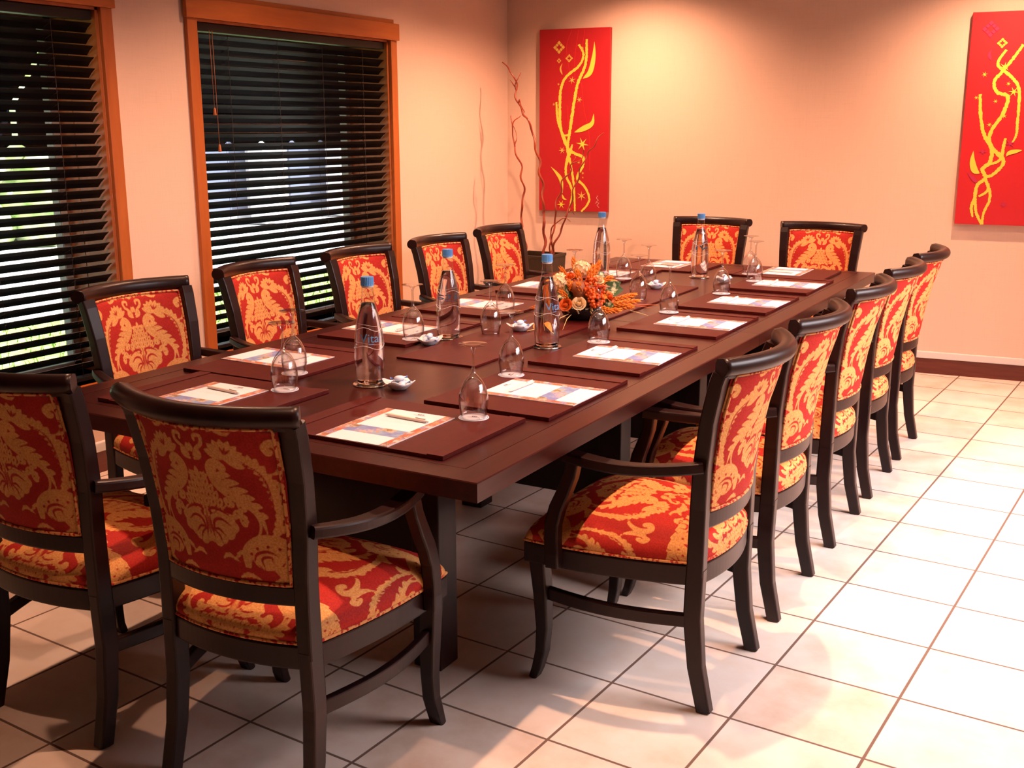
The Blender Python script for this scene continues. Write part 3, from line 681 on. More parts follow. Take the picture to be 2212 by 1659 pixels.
# centre runner
b = MB(); b.box((-.15, -1.005, 0), (.15, 1.005, .007)); o = b.obj('table_runner', M['leather'], bevel=.0012); o.location = (-.463, 1.345, TZ); tag(o, 'long oxblood runner board down the middle of the table', 'runner')

# ------------------------------------------------------------------ place settings. local frame: x along the edge, y inward from the table edge
b = MB(); b.box((-.25, .100, 0), (.25, .487, .0085)); PAD = b.mesh('pad_base', M['leather'], bevel=.001)
def strip(s):
    b = MB(); b.box((min(s * .25, s * .205), .100, .0085), (max(s * .25, s * .205), .487, .0108)); return b.mesh('side_flap', M['leather'], bevel=.001)
FLAP = [strip(-1), strip(1)]
def folder_meshes():
    W_, H_ = .212, .297; z0 = 0; z1 = .0022
    b = MB(); b.box((-W_ / 2, 0, 0), (W_ / 2, H_, z1), 0); sheet = b.mesh('sheet', M['paper'])
    b = MB(); e = z1 + .00015
    def q(x0, y0, x1, y1, mi): b.add([(x0, y0, e), (x1, y0, e), (x1, y1, e), (x0, y1, e)], [(0, 1, 2, 3)], mi)
    s = .026
    q(-W_ / 2 + .001, .001, -W_ / 2 + s, H_ - .001, 0); q(W_ / 2 - s, .001, W_ / 2 - .001, H_ - .001, 0); q(-W_ / 2 + s, .070, W_ / 2 - s, .128, 1)
    pic = b.mesh('picture_border', [M['collage'], M['scene_print']])
    b = MB(); e += .0001
    for k in (-1, 0, 1): b.add([(.012 + k * .007, .276, e), (.016 + k * .007, .276, e), (.017 + k * .007, .283, e), (.011 + k * .007, .283, e)], [(0, 1, 2, 3)])
    b.add([(-.004, .271, e), (.032, .271, e), (.032, .2725, e), (-.004, .2725, e)], [(0, 1, 2, 3)])
    logo = b.mesh('logo', M['ink_dark'])
    b = MB(); rn = random.Random(5)
    for y in (.196, .186):
        pts = [(-.055 + .11 * k / 30 + (.006 if y < .19 else 0), y + .0022 * math.sin(k * 1.7) + .0012 * math.sin(k * .7 + y * 90), e) for k in range(31)]
        for p, q2 in zip(pts, pts[1:]): b.add([(p[0], p[1] - .0004, e), (q2[0], q2[1] - .0004, e), (q2[0], q2[1] + .0004, e), (p[0], p[1] + .0004, e)], [(0, 1, 2, 3)])
    script = b.mesh('script_line', M['ink_pink'])
    return sheet, pic, logo, script
FOLD = folder_meshes()
def pen_meshes():
    b = MB(); b.lathe([(.0004, -.074), (.0018, -.068), (.0042, -.060), (.0046, -.058), (.0046, .058), (.0040, .062), (.0004, .063)], 14); bar = b
    b.v = [(z, x, y + .0047) for x, y, z in b.v]; barrel = b.mesh('barrel', M['pen'])
    b = MB(); b.box((.030, -.0014, .0094), (.062, .0014, .0112)); clip = b.mesh('clip', M['plastic_white'])
    b = MB(); b.tube([(.062, 0, .0047), (.070, 0, .0047)], .0024, 8); push = b.mesh('push_button', M['plastic_white'])
    return barrel, clip, push
PEN = pen_meshes()
# upturned goblet: rim on the pad, foot in the air
def glass_meshes():
    outer = [(.0325, 0), (.0350, .012), (.0378, .030), (.0386, .045), (.0370, .062), (.0320, .080), (.0240, .096), (.0140, .108), (.0070, .115), (.0048, .122), (.0040, .135), (.0040, .165), (.0048, .175), (.0075, .182), (.0150, .1865), (.0280, .1890), (.0375, .1905)]
    top_ = [(.0380, .1915), (.0375, .1922), (.0200, .1918), (.0004, .1916)]
    inner = [(.0004, .104), (.0100, .102), (.0200, .093), (.0295, .078), (.0352, .061), (.0369, .045), (.0361, .030), (.0333, .012), (.0313, 0)]
    bowl = [p for p in outer if p[1] <= .108]
    b = MB(); b.lathe(inner + [(.0319, -.0002)] + bowl, 36); bw = b.mesh('bowl', M['glass'])
    b = MB(); b.lathe([p for p in outer if .108 <= p[1] <= .182], 20); st = b.mesh('stem', M['glass_stem'])
    b = MB(); b.lathe([p for p in outer if p[1] >= .182] + top_, 36); ft = b.mesh('foot', M['glass_foot'])
    return bw, st, ft
GL = glass_meshes()
def disc_meshes():
    b = MB(); b.lathe([(.0005, .0012), (.0385, .0012), (.0395, .0010), (.0395, 0), (.0005, 0)], 36, smooth=False); d = b.mesh('paper_disc', M['paper'])
    b = MB(); b.lathe([(.0352, .00135), (.0372, .00135)], 36, smooth=False); ring = b.mesh('blue_ring', M['ink_blue'])
    b = MB()
    for k in (-1, 0, 1): b.add([(k * .005 - .0018, .002, .00135), (k * .005 + .0018, .002, .00135), (k * .005 + .0026, .009, .00135), (k * .005 - .0026, .009, .00135)], [(0, 1, 2, 3)])
    b.add([(-.017, -.004, .00135), (.017, -.004, .00135), (.017, -.001, .00135), (-.017, -.001, .00135)], [(0, 1, 2, 3)]); lg = b.mesh('logo', M['ink_dark'])
    return d, ring, lg
DISC = disc_meshes()
def goblet(x, y, z, label):
    g = thing('wine_glass', label, 'glass', (x, y, z), random.uniform(0, 6), 'upturned wine glasses on the table')
    for n_, m in zip(('bowl', 'stem', 'foot'), GL): inst(n_, m, g)
RND = random.Random(11)
def setting(x, y, rz, gx, gy, who, jx=0, ja=0, has_glass=True, px=0):
    """(x, y): point on the table edge; rz: sitter's facing"""
    Mx = Matrix.Translation((x, y, TZ)) @ Matrix.Rotation(rz, 4, 'Z')
    p = thing('desk_pad', 'oxblood leather desk pad ' + who, 'desk pad', (x, y, TZ), rz, 'desk pads around the table')
    inst('pad_base', PAD, p)
    for m in FLAP: inst('side_flap', m, p)
    q = Mx @ Vector((px, .101, .0086))
    d = thing('meeting_folder', 'white folder with printed picture border on the pad ' + who, 'folder', q, rz + R(ja), 'printed folders on the desk pads')
    sh = inst('sheet', FOLD[0], d)
    for n_, m in zip(('picture_border', 'logo', 'script_line'), FOLD[1:]): inst(n_, m, sh)
    q = Mx @ Vector((px + .006, .101 + .222, .0110))
    pn = thing('ballpoint_pen', 'pale ballpoint pen across the folder ' + who, 'pen', q, rz + R(ja + RND.uniform(-4, 4) - 2), 'pens on the folders')
    for n_, m in zip(('barrel', 'clip', 'push_button'), PEN): inst(n_, m, pn)
    if has_glass:
        zz = .0109 if abs(gx) > .165 else .0086
        q = Mx @ Vector((gx, gy, zz))
        c = thing('glass_coaster', 'round white paper glass mat on the pad ' + who, 'coaster', q, rz + R(10), 'paper glass mats')
        for n_, m in zip(('paper_disc', 'blue_ring', 'logo'), DISC): inst(n_, m, c)
        goblet(q.x, q.y, q.z + .0016, 'upturned wine glass on the pad ' + who)
wr = ['of the nearest right-hand chair', 'of the second right-hand chair', 'of the middle right-hand chair', 'of the fourth right-hand chair', 'of the farthest right-hand chair']
wl = ['of the front window-side chair', 'of the second window-side chair', 'of the middle window-side chair', 'of the fourth window-side chair', 'of the chair beside the planter']
PADR = [.135, .725, 1.41, 2.0, 2.615]; PADL = [.11, .755, 1.395, 2.02, 2.585]
GR = [.145, .16, .17, .17, .04]; GLX = [.10, .13, .13, .0, .0]
for k in range(5): setting(TX1, PADR[k], R(90), GR[k], (.436, .43, .446, .43, .43)[k], wr[k], ja=RND.uniform(-1.5, 1.5))
for k in range(5): setting(TX0, PADL[k], R(-90), (.13, .14, .13, .13, .15)[k], .445, wl[k], ja=RND.uniform(-2, 2), px=(-.02, 0, 0, 0, 0)[k])
setting(-.112, TY0, 0, .128, .432, 'of the near-end right chair', ja=.5, px=-.012)
setting(-.752, TY0, 0, .135, .432, 'of the near-end left chair', ja=-1, px=-.005)
setting(-.75, TY1, R(180), .0, .43, 'of the far-end left chair', has_glass=False)
setting(-.11, TY1, R(180), .132, .435, 'of the far-end right chair', ja=1)
goblet(-.557, .85, TZ + .0072, 'upturned wine glass on the runner beside the near left side of the flowers')
goblet(-.409, 1.86, TZ + .0072, 'upturned wine glass on the runner just beyond the flowers')
goblet(-.535, 2.27, TZ + .0072, 'upturned wine glass at the far end of the runner, behind the dish')
# ------------------------------------------------------------------ water bottles on silver coasters
BPROF = [(.0385, .000), (.0405, .003), (.0405, .012), (.0425, .035), (.0438, .075), (.0432, .115), (.0412, .148), (.0365, .180), (.0290, .212), (.0215, .240), (.0175, .262), (.0160, .285), (.0160, .300)]
def brad(z): return interp(z, [(z_, r_) for r_, z_ in BPROF])
def bottle_meshes():
    b = MB(); b.lathe([(.0005, .004), (.030, .003), (.036, .0)] + BPROF + [(.0145, .300)], 36); gl = b.mesh('bottle_body', M['bottle_glass'])
    b = MB(); wl_ = [(r_ - .0028, z_ + (.006 if z_ < .002 else 0)) for r_, z_ in BPROF if z_ < .245]; b.lathe([(.0004, .0065)] + wl_ + [(.0004, .2405)], 36); wt = b.mesh('water', M['water'])
    b = MB(); c = []
    for k in range(48): c.append(.0186 if k % 2 else .0178)
    prof = [(0.0005, .317), (1, .3165), (1.02, .312), (1.02, .296), (1.06, .292)]
    v = []; f = []
    for r_, z in prof:
        for k in range(48): a = 2 * math.pi * k / 48; rr = c[k] * r_ if r_ > .01 else r_; v.append((rr * math.cos(a), rr * math.sin(a), z))
    for i in range(len(prof) - 1):
        for k in range(48): f.append(((i + 1) * 48 + k, (i + 1) * 48 + (k + 1) % 48, i * 48 + (k + 1) % 48, i * 48 + k))
    b.add(v, f, 0, False); cp = b.mesh('cap', M['cap'])
    b = MB(); b.lathe([(.0164, .286), (.0176, .288), (.0176, .292), (.0164, .294)], 24); nk = b.mesh('neck_ring', M['plastic_white'])
    b = MB()
    for z0, ph in ((.168, 0), (.115, 0)):
        pts = []
        for k in range(73):
            a = 2 * math.pi * k / 72; z = z0 + .006 * math.cos(3 * a + ph); r_ = brad(z) + .0003; pts.append((r_ * math.cos(a), r_ * math.sin(a), z))
        b.tube(pts[:-1], .0006, 5, closed=True)
    ln = b.mesh('wavy_line', M['ink_white'])
    def word(txt, size, z0, m, name):
        cu = bpy.data.curves.new('word', 'FONT'); cu.body = txt; cu.size = size; cu.align_x = 'CENTER'; cu.resolution_u = 3
        ob = bpy.data.objects.new('word', cu); COL.objects.link(ob); bpy.context.view_layer.update()
        me = bpy.data.meshes.new_from_object(ob.evaluated_get(bpy.context.evaluated_depsgraph_get())); bpy.data.objects.remove(ob)
        bm = bmesh.new(); bm.from_mesh(me); bmesh.ops.triangulate(bm, faces=bm.faces[:])
        bmesh.ops.subdivide_edges(bm, edges=[e for e in bm.edges if e.calc_length() > size * .2], cuts=2, use_grid_fill=True)
        for v_ in bm.verts:
            z = z0 + v_.co.y; r_ = brad(z) + .0005; a = v_.co.x / r_ - math.pi / 2; v_.co = (r_ * math.cos(a), r_ * math.sin(a), z)
        bm.to_mesh(me); bm.free(); me.materials.clear(); me.materials.append(m); me.name = name; return me
    w1 = word('Vital', .036, .131, M['ink_blue'], 'brand_word')
    b = MB()
    for k in range(7):
        a = -math.pi / 2 + (k - 3) * .05; z = .124; r_ = brad(z) + .0005
        b.add([(r_ * math.cos(a + d_), r_ * math.sin(a + d_), z + e) for d_, e in ((-.018, 0), (.018, 0), (.018, .003), (-.018, .003))], [(0, 1, 2, 3)])
    w2 = b.mesh('small_print', M['ink_blue'])
    return gl, wt, cp, nk, ln, w1, w2
BOT = bottle_meshes()
b = MB(); b.lathe([(.0005, .0022), (.047, .0022), (.050, .0042), (.0515, .0040), (.0515, .001), (.0500, 0), (.0005, 0)], 36); SILV = b.mesh('silver_coaster', M['silver'])
BOTT = [(-.464, .0, 8, 0, 'water bottle nearest the camera, the word on its glass facing front'), (-.660, .728, 175, .0, 'water bottle standing among the window-side settings, left of the flowers'), (-.276, .755, 38, 0, 'water bottle in front of the flowers, its word half turned to the right'), (-.868, 2.46, 120, .0087, 'water bottle behind the flowers, toward the back wall'), (-.442, 2.71, 200, 0, 'water bottle at the far end, before the left far-end chair')]
for x, y, a, dz, lab in BOTT:
    o = inst('bottle_coaster', SILV, None, (x, y, TZ + dz)); tag(o, 'round silver coaster under the ' + lab.split(',')[0], 'coaster', 'silver bottle coasters')
    bt = thing('water_bottle', lab, 'bottle', (x, y, TZ + dz + .0024), math.atan2(-2.518 - y, 1.449 - x) + math.pi / 2 + R(a), 'glass water bottles')
    g = inst('bottle_body', BOT[0], bt)
    for n_, m in zip(('water', 'cap', 'neck_ring'), BOT[1:4]): inst(n_, m, bt)
    for n_, m in zip(('wavy_line', 'brand_word', 'small_print'), BOT[4:]): inst(n_, m, g)
# ------------------------------------------------------------------ porcelain dishes of wrapped mints
def dish_mesh():
    b = MB(); n = 40; rows = []
    def rowf(r, z, wv): return [((r + wv * .010 * abs(math.cos(2 * a)) ** 3) * math.cos(a), (r * .9 + wv * .006 * abs(math.cos(2 * a)) ** 3) * math.sin(a), z + wv * .011 * abs(math.cos(2 * a)) ** 2.5) for a in [2 * math.pi * k / n for k in range(n)]]
    rows = [rowf(.0004, .0, 0), rowf(.020, 0, 0), rowf(.024, .003, 0), rowf(.034, .011, .3), rowf(.042, .019, .9), rowf(.0405, .0195, .9), rowf(.032, .0125, .3), rowf(.022, .005, 0), rowf(.0004, .004, 0)]
    v = [p for r_ in rows for p in r_]; f = [(i * n + k, i * n + (k + 1) % n, (i + 1) * n + (k + 1) % n, (i + 1) * n + k) for i in range(len(rows) - 1) for k in range(n)]
    b.add(v, f, 0, True); return b.mesh('mint_dish', M['porcelain'])
DISH = dish_mesh()
def mint_meshes():
    b = MB(); b.ball((0, 0, .0085), .0145, 12, 8, 0, (1.15, .75, .6)); c = b.mesh('candy', M['mint'])
    b = MB()
    for s in (-1, 1):
        b.add([(s * .014, 0, .0085), (s * .024, -.009, .015), (s * .026, -.002, .008), (s * .027, .003, .015), (s * .024, .009, .009)], [(0, 1, 2), (0, 2, 3), (0, 3, 4)])
    w_ = b.mesh('twisted_wrapper', M['mint_blue']); return c, w_
MINT = mint_meshes()
for x, y, a, lab in ((-.357, -.006, 15, 'beside the nearest bottle'), (-.652, .592, 60, 'between the second window-side setting and the second bottle'), (-.488, .945, 30, 'below the flowers, left of the third bottle'), (-.468, 2.20, 40, 'behind the flowers at the end of the runner'), (-.275, 2.60, 75, 'before the far-end bottle')):
    on = TZ + (.0072 if y in (.945, 2.20) else 0)
    o = inst('mint_dish', DISH, None, (x, y, on), (0, 0, R(a))); tag(o, 'small white wavy porcelain dish of mints ' + lab, 'dish', 'porcelain mint dishes')
    for k, (dx, dy, dz, rr) in enumerate(((-.012, -.004, .0080, 80), (.013, -.005, .0085, 100), (.001, .014, .0090, 175), (.001, .0, .0235, 40))):
        m = thing('wrapped_mint', 'pale blue wrapped mint in the dish ' + lab, 'sweet', (x + dx, y + dy, on + dz), R(rr + a), 'wrapped mints in the dish ' + lab)
        inst('candy', MINT[0], m); inst('twisted_wrapper', MINT[1], m)
# ------------------------------------------------------------------ autumn flower arrangement
FC = (-.40, 1.31, TZ + .0072); a_ = R(29.65)
t = thing('flower_arrangement', 'autumn arrangement of orange berries, cream roses, wheat and ivy in a low black bowl', 'flowers', FC)
def FP(rt, up, tw): return Vector((rt * math.cos(a_) + tw * math.sin(a_), rt * math.sin(a_) - tw * math.cos(a_), up))
b = MB(); b.lathe([(.0005, .0), (.060, 0), (.085, .012), (.098, .040), (.095, .058), (.088, .056), (.080, .020), (.0005, .012)], 36); b.obj('low_bowl', M['bowl'], t)
b = MB(); b.ball((0, 0, .065), .082, 14, 9, 0, (1, 1, .8)); b.obj('moss_base', green('moss', (.05, .05, .012), (.20, .11, .03), 60), t)
rf = random.Random(21)
def petal(b, c, out, up, size, curl, mi=0):
    """cupped petal: c base, out/up unit vectors"""
    c = Vector(c); out = Vector(out).normalized(); up = Vector(up).normalized(); sd = out.cross(up)
    def fn(u, v):
        s = (u - .5) * 2; w = math.sin(math.pi * min(1, .12 + .80 * v)) ** .6 * size * .55
        return c + sd * (s * w) + up * (v * size * (1 - .25 * s * s)) + out * (size * (.45 * v * (1 - v) * 2 * (1 - .6 * s * s) + curl * v * v) - abs(s) * size * .12)
    b.grid(fn, 5, 5, mi)
def rose(p, size, m, lean):
    b = MB(); up = Vector(lean).normalized(); x = up.orthogonal().normalized(); y = up.cross(x); p = Vector(p)
    b.ball(p + up * size * .35, size * .30, 10, 8)
    for ring_, (n, rad, hgt, op) in enumerate(((3, .20, .80, -.10), (5, .34, .78, .05), (6, .48, .66, .28), (7, .58, .48, .60))):
        for k in range(n):
            a = 2 * math.pi * (k + .37 * ring_) / n + rf.uniform(-.12, .12); wd = math.pi * 1.25 / n
            def fn(u, v):
                s = (u - .5) * 2; aa = a + s * wd; r_ = size * (rad * (.45 + .55 * v ** .6) + op * .34 * v ** 2.2); h = size * (hgt * v * (1 - .16 * s * s) - op * .22 * v ** 3)
                return p + (x * math.cos(aa) + y * math.sin(aa)) * r_ + up * h
            b.grid(fn, 7, 6)
    return b.obj('rose', M[m], t)
def hydrangea(p, r_, m, n=46):
    b = MB(); p = Vector(p)
    for k in range(n):
        z = 1 - 1.5 * (k + .5) / n; a = 2.39996 * k; q = math.sqrt(max(0, 1 - z * z)); d = Vector((q * math.cos(a), q * math.sin(a), z)); x = d.orthogonal().normalized(); y = d.cross(x); c = p + d * r_ * rf.uniform(.86, 1.0); h = r_ * .34; t0 = rf.uniform(0, 1.5)
        for j in range(4):
            u = x * math.cos(t0 + j * 1.571) + y * math.sin(t0 + j * 1.571); w_ = d.cross(u)
            b.add([c, c + u * h * .55 + w_ * h * .42 + d * h * .18, c + u * h + d * h * .22, c + u * h * .55 - w_ * h * .42 + d * h * .18], [(0, 1, 2), (0, 2, 3)])
    b.ball(p, r_ * .82, 10, 7); return b.obj('hydrangea_head', M[m], t)
hydrangea(FP(-.015, .195, .02), .034, 'rose_cream'); hydrangea(FP(-.10, .142, .03), .038, 'rose_cream'); hydrangea(FP(-.125, .105, .01), .026, 'rose_cream')
rose(FP(-.03, .070, .105), .036, 'rose_cream', FP(-.1, .6, 1)); rose(FP(-.078, .066, .098), .034, 'rose_orange', FP(-.4, .5, 1)); rose(FP(.045, .150, .045), .030, 'rose_cream', FP(.3, 1, .6)); rose(FP(.085, .090, .07), .030, 'rose_orange', FP(.8, .5, .6)); rose(FP(-.06, .165, .045), .026, 'rose_orange', FP(-.3, 1, .6))
def berries(c, n, rad, r0):
    b = MB()
    for k in range(n):
        d = Vector((rf.gauss(0, 1), rf.gauss(0, 1), rf.gauss(0, 1))).normalized() * rad * rf.uniform(.5, 1); p = Vector(c) + d; b.ball(p, r0 * rf.uniform(.8, 1.1), 9, 6)
        if k % 3 == 0: b.tube([p, Vector(c) * .6 + Vector((0, 0, .03))], .0012, 4)
    b.obj('berry_cluster', M['berry'], t)
berries(FP(.018, .145, .07), 46, .034, .0066); berries(FP(.035, .085, .10), 48, .034, .0066); berries(FP(.010, .115, .095), 34, .028, .0062); berries(FP(-.045, .140, .06), 16, .020, .0055); berries(FP(.065, .120, .06), 26, .026, .006)
def blade(p0, p1, w, m, name, bend=.25, ridges=0, parent=None, face=(0, 0, 1)):
    p0 = Vector(p0); p1 = Vector(p1); d = p1 - p0; L = d.length; d.normalize(); sd = d.cross(Vector(face))
    if sd.length < .1: sd = d.cross(Vector((1, 0, 0)))
    sd.normalize(); nn = sd.cross(d); b = MB()
    def fn(u, v):
        s = (u - .5) * 2; ww = w * math.sin(math.pi * min(1, .04 + .96 * v) ** .8) * (1 + (.22 * math.sin(v * 40) if ridges else 0))
        return p0 + d * (L * v) + sd * (s * ww) + nn * (L * bend * v * (1 - v) + abs(s) * ww * .35)
    b.grid(fn, 5, 14); o = b.obj(name, M[m], t if parent is None else parent); return o
for (p, q, w_) in (((.06, .11, .05), (.145, .120, .06), .034), ((.07, .10, .04), (.135, .150, .05), .030), ((-.05, .10, .07), (-.085, .145, .085), .026), ((-.07, .10, .05), (-.125, .105, .06), .028), ((.06, .06, .08), (.105, .065, .10), .026), ((-.08, .06, .06), (-.125, .07, .07), .026), ((.02, .13, -.05), (.08, .17, -.08), .030)):
    blade(FP(*p), FP(*q), w_, 'ivy', 'ivy_leaf', .18, face=FP(0, .6, 1))
# wheat ears and dyed grasses
def ear(p0, p1, r_, m='wheat', name='wheat_ear'):
    p0 = Vector(p0); p1 = Vector(p1); d = (p1 - p0); L = d.length; dn = d.normalized(); x = dn.orthogonal().normalized(); y = dn.cross(x); b = MB()
    b.tube([p0 - dn * .04, p1], .0014, 5)
    n = int(L / .0075)
    for k in range(n):
        c = p0 + dn * (L * (k + .5) / n)
        for q in range(3):
            a = 2.1 * q + k * .9; o = x * math.cos(a) + y * math.sin(a); rr = r_ * math.sin(math.pi * min(1, (k + 1.2) / (n + 1))) ** .6
            b.tube([c, c + o * rr * .8 + dn * .006, c + o * rr + dn * .018], [.0012, .0032, .0004], 5)
    b.obj(name, M[m], t)
for p, q in (((-.06, .13, 0), (-.095, .195, .01)), ((-.03, .15, -.04), (-.045, .225, -.05)), ((.03, .15, -.02), (.055, .215, -.02)), ((.01, .15, .06), (.012, .195, .07)), ((.05, .14, .03), (.095, .165, .04)), ((-.05, .11, .08), (-.068, .155, .10)), ((.02, .16, .03), (.028, .205, .03)), ((-.07, .09, .09), (-.10, .12, .11)), ((.05, .06, .11), (.085, .05, .14)), ((-.02, .11, .10), (-.035, .15, .12)), ((.09, .07, .04), (.19, .095, .02)), ((.09, .06, .06), (.20, .075, .05)), ((.10, .05, .05), (.175, .055, .07)), ((-.09, .075, .05), (-.13, .055, .09)), ((-.10, .06, .0), (-.20, .045, .02)), ((-.10, .05, .03), (-.19, .030, .05)), ((-.02, .13, .06), (-.035, .19, .055)), ((.06, .04, .09), (.12, .05, .12)), ((-.09, .09, .03), (-.145, .12, .05))):
    ear(FP(*p), FP(*q), .0125)
for p, q, m in (((.06, .05, .06), (.26, .045, .03), 'berry'), ((.06, .04, .07), (.285, .055, .02), 'berry'), ((.05, .05, .05), (.24, .02, .06), 'straw'), ((-.07, .03, .09), (-.14, .006, .26), 'straw'), ((-.06, .03, .10), (-.10, .004, .28), 'straw'), ((-.08, .05, .02), (-.22, .04, .0), 'straw')):
    b = MB(); P0 = FP(*p); P1 = FP(*q); b.tube([P0, (P0 + P1) / 2 + Vector((0, 0, .012)), P1], [.0018, .0014, .0006], 5); b.obj('grass_stem', M[m], t)
for k in range(26):
    a = rf.uniform(0, 6.28); rr = rf.uniform(.07, .115); up = rf.uniform(.04, .12); p = FP(rr * math.cos(a) * .6, up, rr * math.sin(a) * .6); q = FP(rr * math.cos(a) * 1.25, up + rf.uniform(-.03, .03), rr * math.sin(a) * 1.25)
    blade(p, q, rf.uniform(.016, .026), 'autumn' if k % 4 else 'wheat', 'autumn_leaf', .3, 1, face=FP(0, 1, .6))
b = MB(); c0 = FP(-.028, .085, .075); c1 = FP(-.035, .150, .10); b.tube([c0, lerp(c0, c1, .3), lerp(c0, c1, .75), c1], [.008, .022, .027, .024], 16); b.obj('seed_pod', M['pod'], t)
for k in range(5):
    a = .9 + k * .5; P0 = FP(.10 * math.cos(a), .05, .085 * abs(math.sin(a)) + .02); b = MB()
    for q in range(16): b.ball(P0 + Vector((rf.gauss(0, .004), rf.gauss(0, .004), -.028 * q / 16 + .01)), .0042 * (1 - q / 26), 6, 4)
    b.obj('hanging_amaranth', M['straw'] if k % 2 else M['rose_cream'], t)
# a loose leaf on the runner
lf = thing('fallen_leaf', 'loose bright orange leaf lying on the runner behind the white dish', 'leaf', (-.455, 1.06, TZ + .0076))
blade((.01, -.075, .002), (.02, .085, .004), .034, 'autumn', 'leaf_blade', .06, 1, lf)
b = MB(); b.tube([(.01, -.07, .003), (.0, -.12, .002)], .0012, 5); b.obj('leaf_stalk', M['straw'], lf)

# ------------------------------------------------------------------ planter of red willow branches in the corner
VX, VY = -1.955, 3.80
t = thing('planter', 'dark bronze square floor planter in the corner behind the window-side chairs', 'planter', (VX, VY, 0))
b = MB(); zt = .672
def sq(h, z): return [(-h, -h, z), (h, -h, z), (h, h, z), (-h, h, z)]
rows = [sq(.115, 0), sq(.138, zt - .02), sq(.142, zt - .018), sq(.142, zt), sq(.128, zt), sq(.126, zt - .05)]
v = [p for r_ in rows for p in r_]; f = [(3, 2, 1, 0)] + [(i * 4 + k, i * 4 + (k + 1) % 4, (i + 1) * 4 + (k + 1) % 4, (i + 1) * 4 + k) for i in range(5) for k in range(4)]
b.add(v, f); b.obj('planter_body', M['vase'], t)
b = MB(); b.box((-.127, -.127, zt - .06), (.127, .127, zt - .048)); b.obj('soil', M['bowl'], t)
BR = {'a': ([(-1.898, .63), (-1.901, .691), (-1.909, .907), (-1.919, 1.068), (-1.93, 1.153), (-1.949, 1.269), (-1.981, 1.384), (-2.025, 1.52), (-2.068, 1.562), (-2.105, 1.635), (-2.12, 1.708), (-2.13, 1.791), (-2.167, 1.834), (-2.223, 1.887)], .0102, [([(-2.12, 1.708), (-2.115, 1.734), (-2.1, 1.77), (-2.096, 1.796), (-2.09, 1.819)], .005), ([(-2.12, 1.72), (-2.135, 1.76), (-2.15, 1.775)], .004), ([(-2.10, 1.62), (-2.075, 1.645), (-2.07, 1.60), (-2.06, 1.57)], .005)], .0, 'tallest twisted red branch, leaning to the window wall'),
      'b': ([(-2.000, .63), (-2.013, .695), (-2.033, .793), (-2.046, .923), (-2.028, 1.032), (-2.035, 1.161), (-2.06, 1.278), (-2.092, 1.352), (-2.102, 1.415), (-2.105, 1.499), (-2.115, 1.552)], .0088, [([(-2.101, 1.478), (-2.086, 1.518), (-2.065, 1.541), (-2.058, 1.554)], .005), ([(-2.092, 1.352), (-2.08, 1.40), (-2.096, 1.44), (-2.11, 1.53)], .004)], -.05, 'leftmost red branch in the planter'),
      'c': ([(-1.868, .63), (-1.868, .703), (-1.853, .802), (-1.836, .91), (-1.825, 1.017), (-1.79, 1.093), (-1.773, 1.156), (-1.726, 1.21), (-1.714, 1.247), (-1.656, 1.279), (-1.631, 1.341)], .0078, [([(-1.714, 1.247), (-1.70, 1.29), (-1.725, 1.31)], .003)], .03, 'red branch crossing in front of the painting to its middle'),
      'd': ([(-1.846, .63), (-1.828, .706), (-1.78, .816), (-1.722, .947), (-1.688, 1.054), (-1.654, 1.17), (-1.62, 1.243), (-1.587, 1.321), (-1.541, 1.357), (-1.519, 1.408), (-1.477, 1.444)], .0074, [([(-1.722, .947), (-1.70, .955), (-1.69, .935)], .003)], -.02, 'long thin red branch reaching furthest right over the painting'),
      'e': ([(-1.835, .63), (-1.822, .749), (-1.835, .792), (-1.811, .858), (-1.757, .903), (-1.721, .915), (-1.691, .895)], .0062, [], -.06, 'shortest red branch, hooking over below the painting')}
for key, (pts, r0, forks, dy, lab) in BR.items():
    t = thing('willow_branch', lab, 'branch', (pts[0][0], VY + dy, pts[0][1]), 0, 'red willow branches in the planter')
    o = Vector((pts[0][0], 0, pts[0][1]))
    def curve(p, r0, r1, ph):
        S = spline([(x, z) for x, z in p], max(30, 9 * len(p))); n = len(S); L = np.cumsum(np.r_[0, np.linalg.norm(np.diff(S, axis=0), axis=1)])
        q = [(S[k][0] - o.x + .006 * math.sin(L[k] * 48 + ph), .012 * math.sin(L[k] * 37 + ph) + .10 * L[k] * math.sin(ph) * .25, S[k][1] - o.z) for k in range(n)]
        return q, [lerp(r0, r1, k / (n - 1)) * (1 + .10 * math.sin(L[k] * 60)) for k in range(n)]
    b = MB(); q, rr = curve(pts, r0, r0 * .38, ord(key)); b.tube(q, rr, 8); b.obj('stem', M['branch'], t)
    for fp, fr in forks:
        b = MB(); q2, r2 = curve(fp, fr, fr * .4, ord(key)); near = min(q, key=lambda p: (p[0] - (fp[0][0] - o.x)) ** 2 + (p[2] - (fp[0][1] - o.z)) ** 2); d = Vector(near) - Vector(q2[0])
        b.tube([Vector(p) + d * (1 - k / len(q2)) for k, p in enumerate(q2)], r2, 6); b.obj('twig', M['branch'], t)

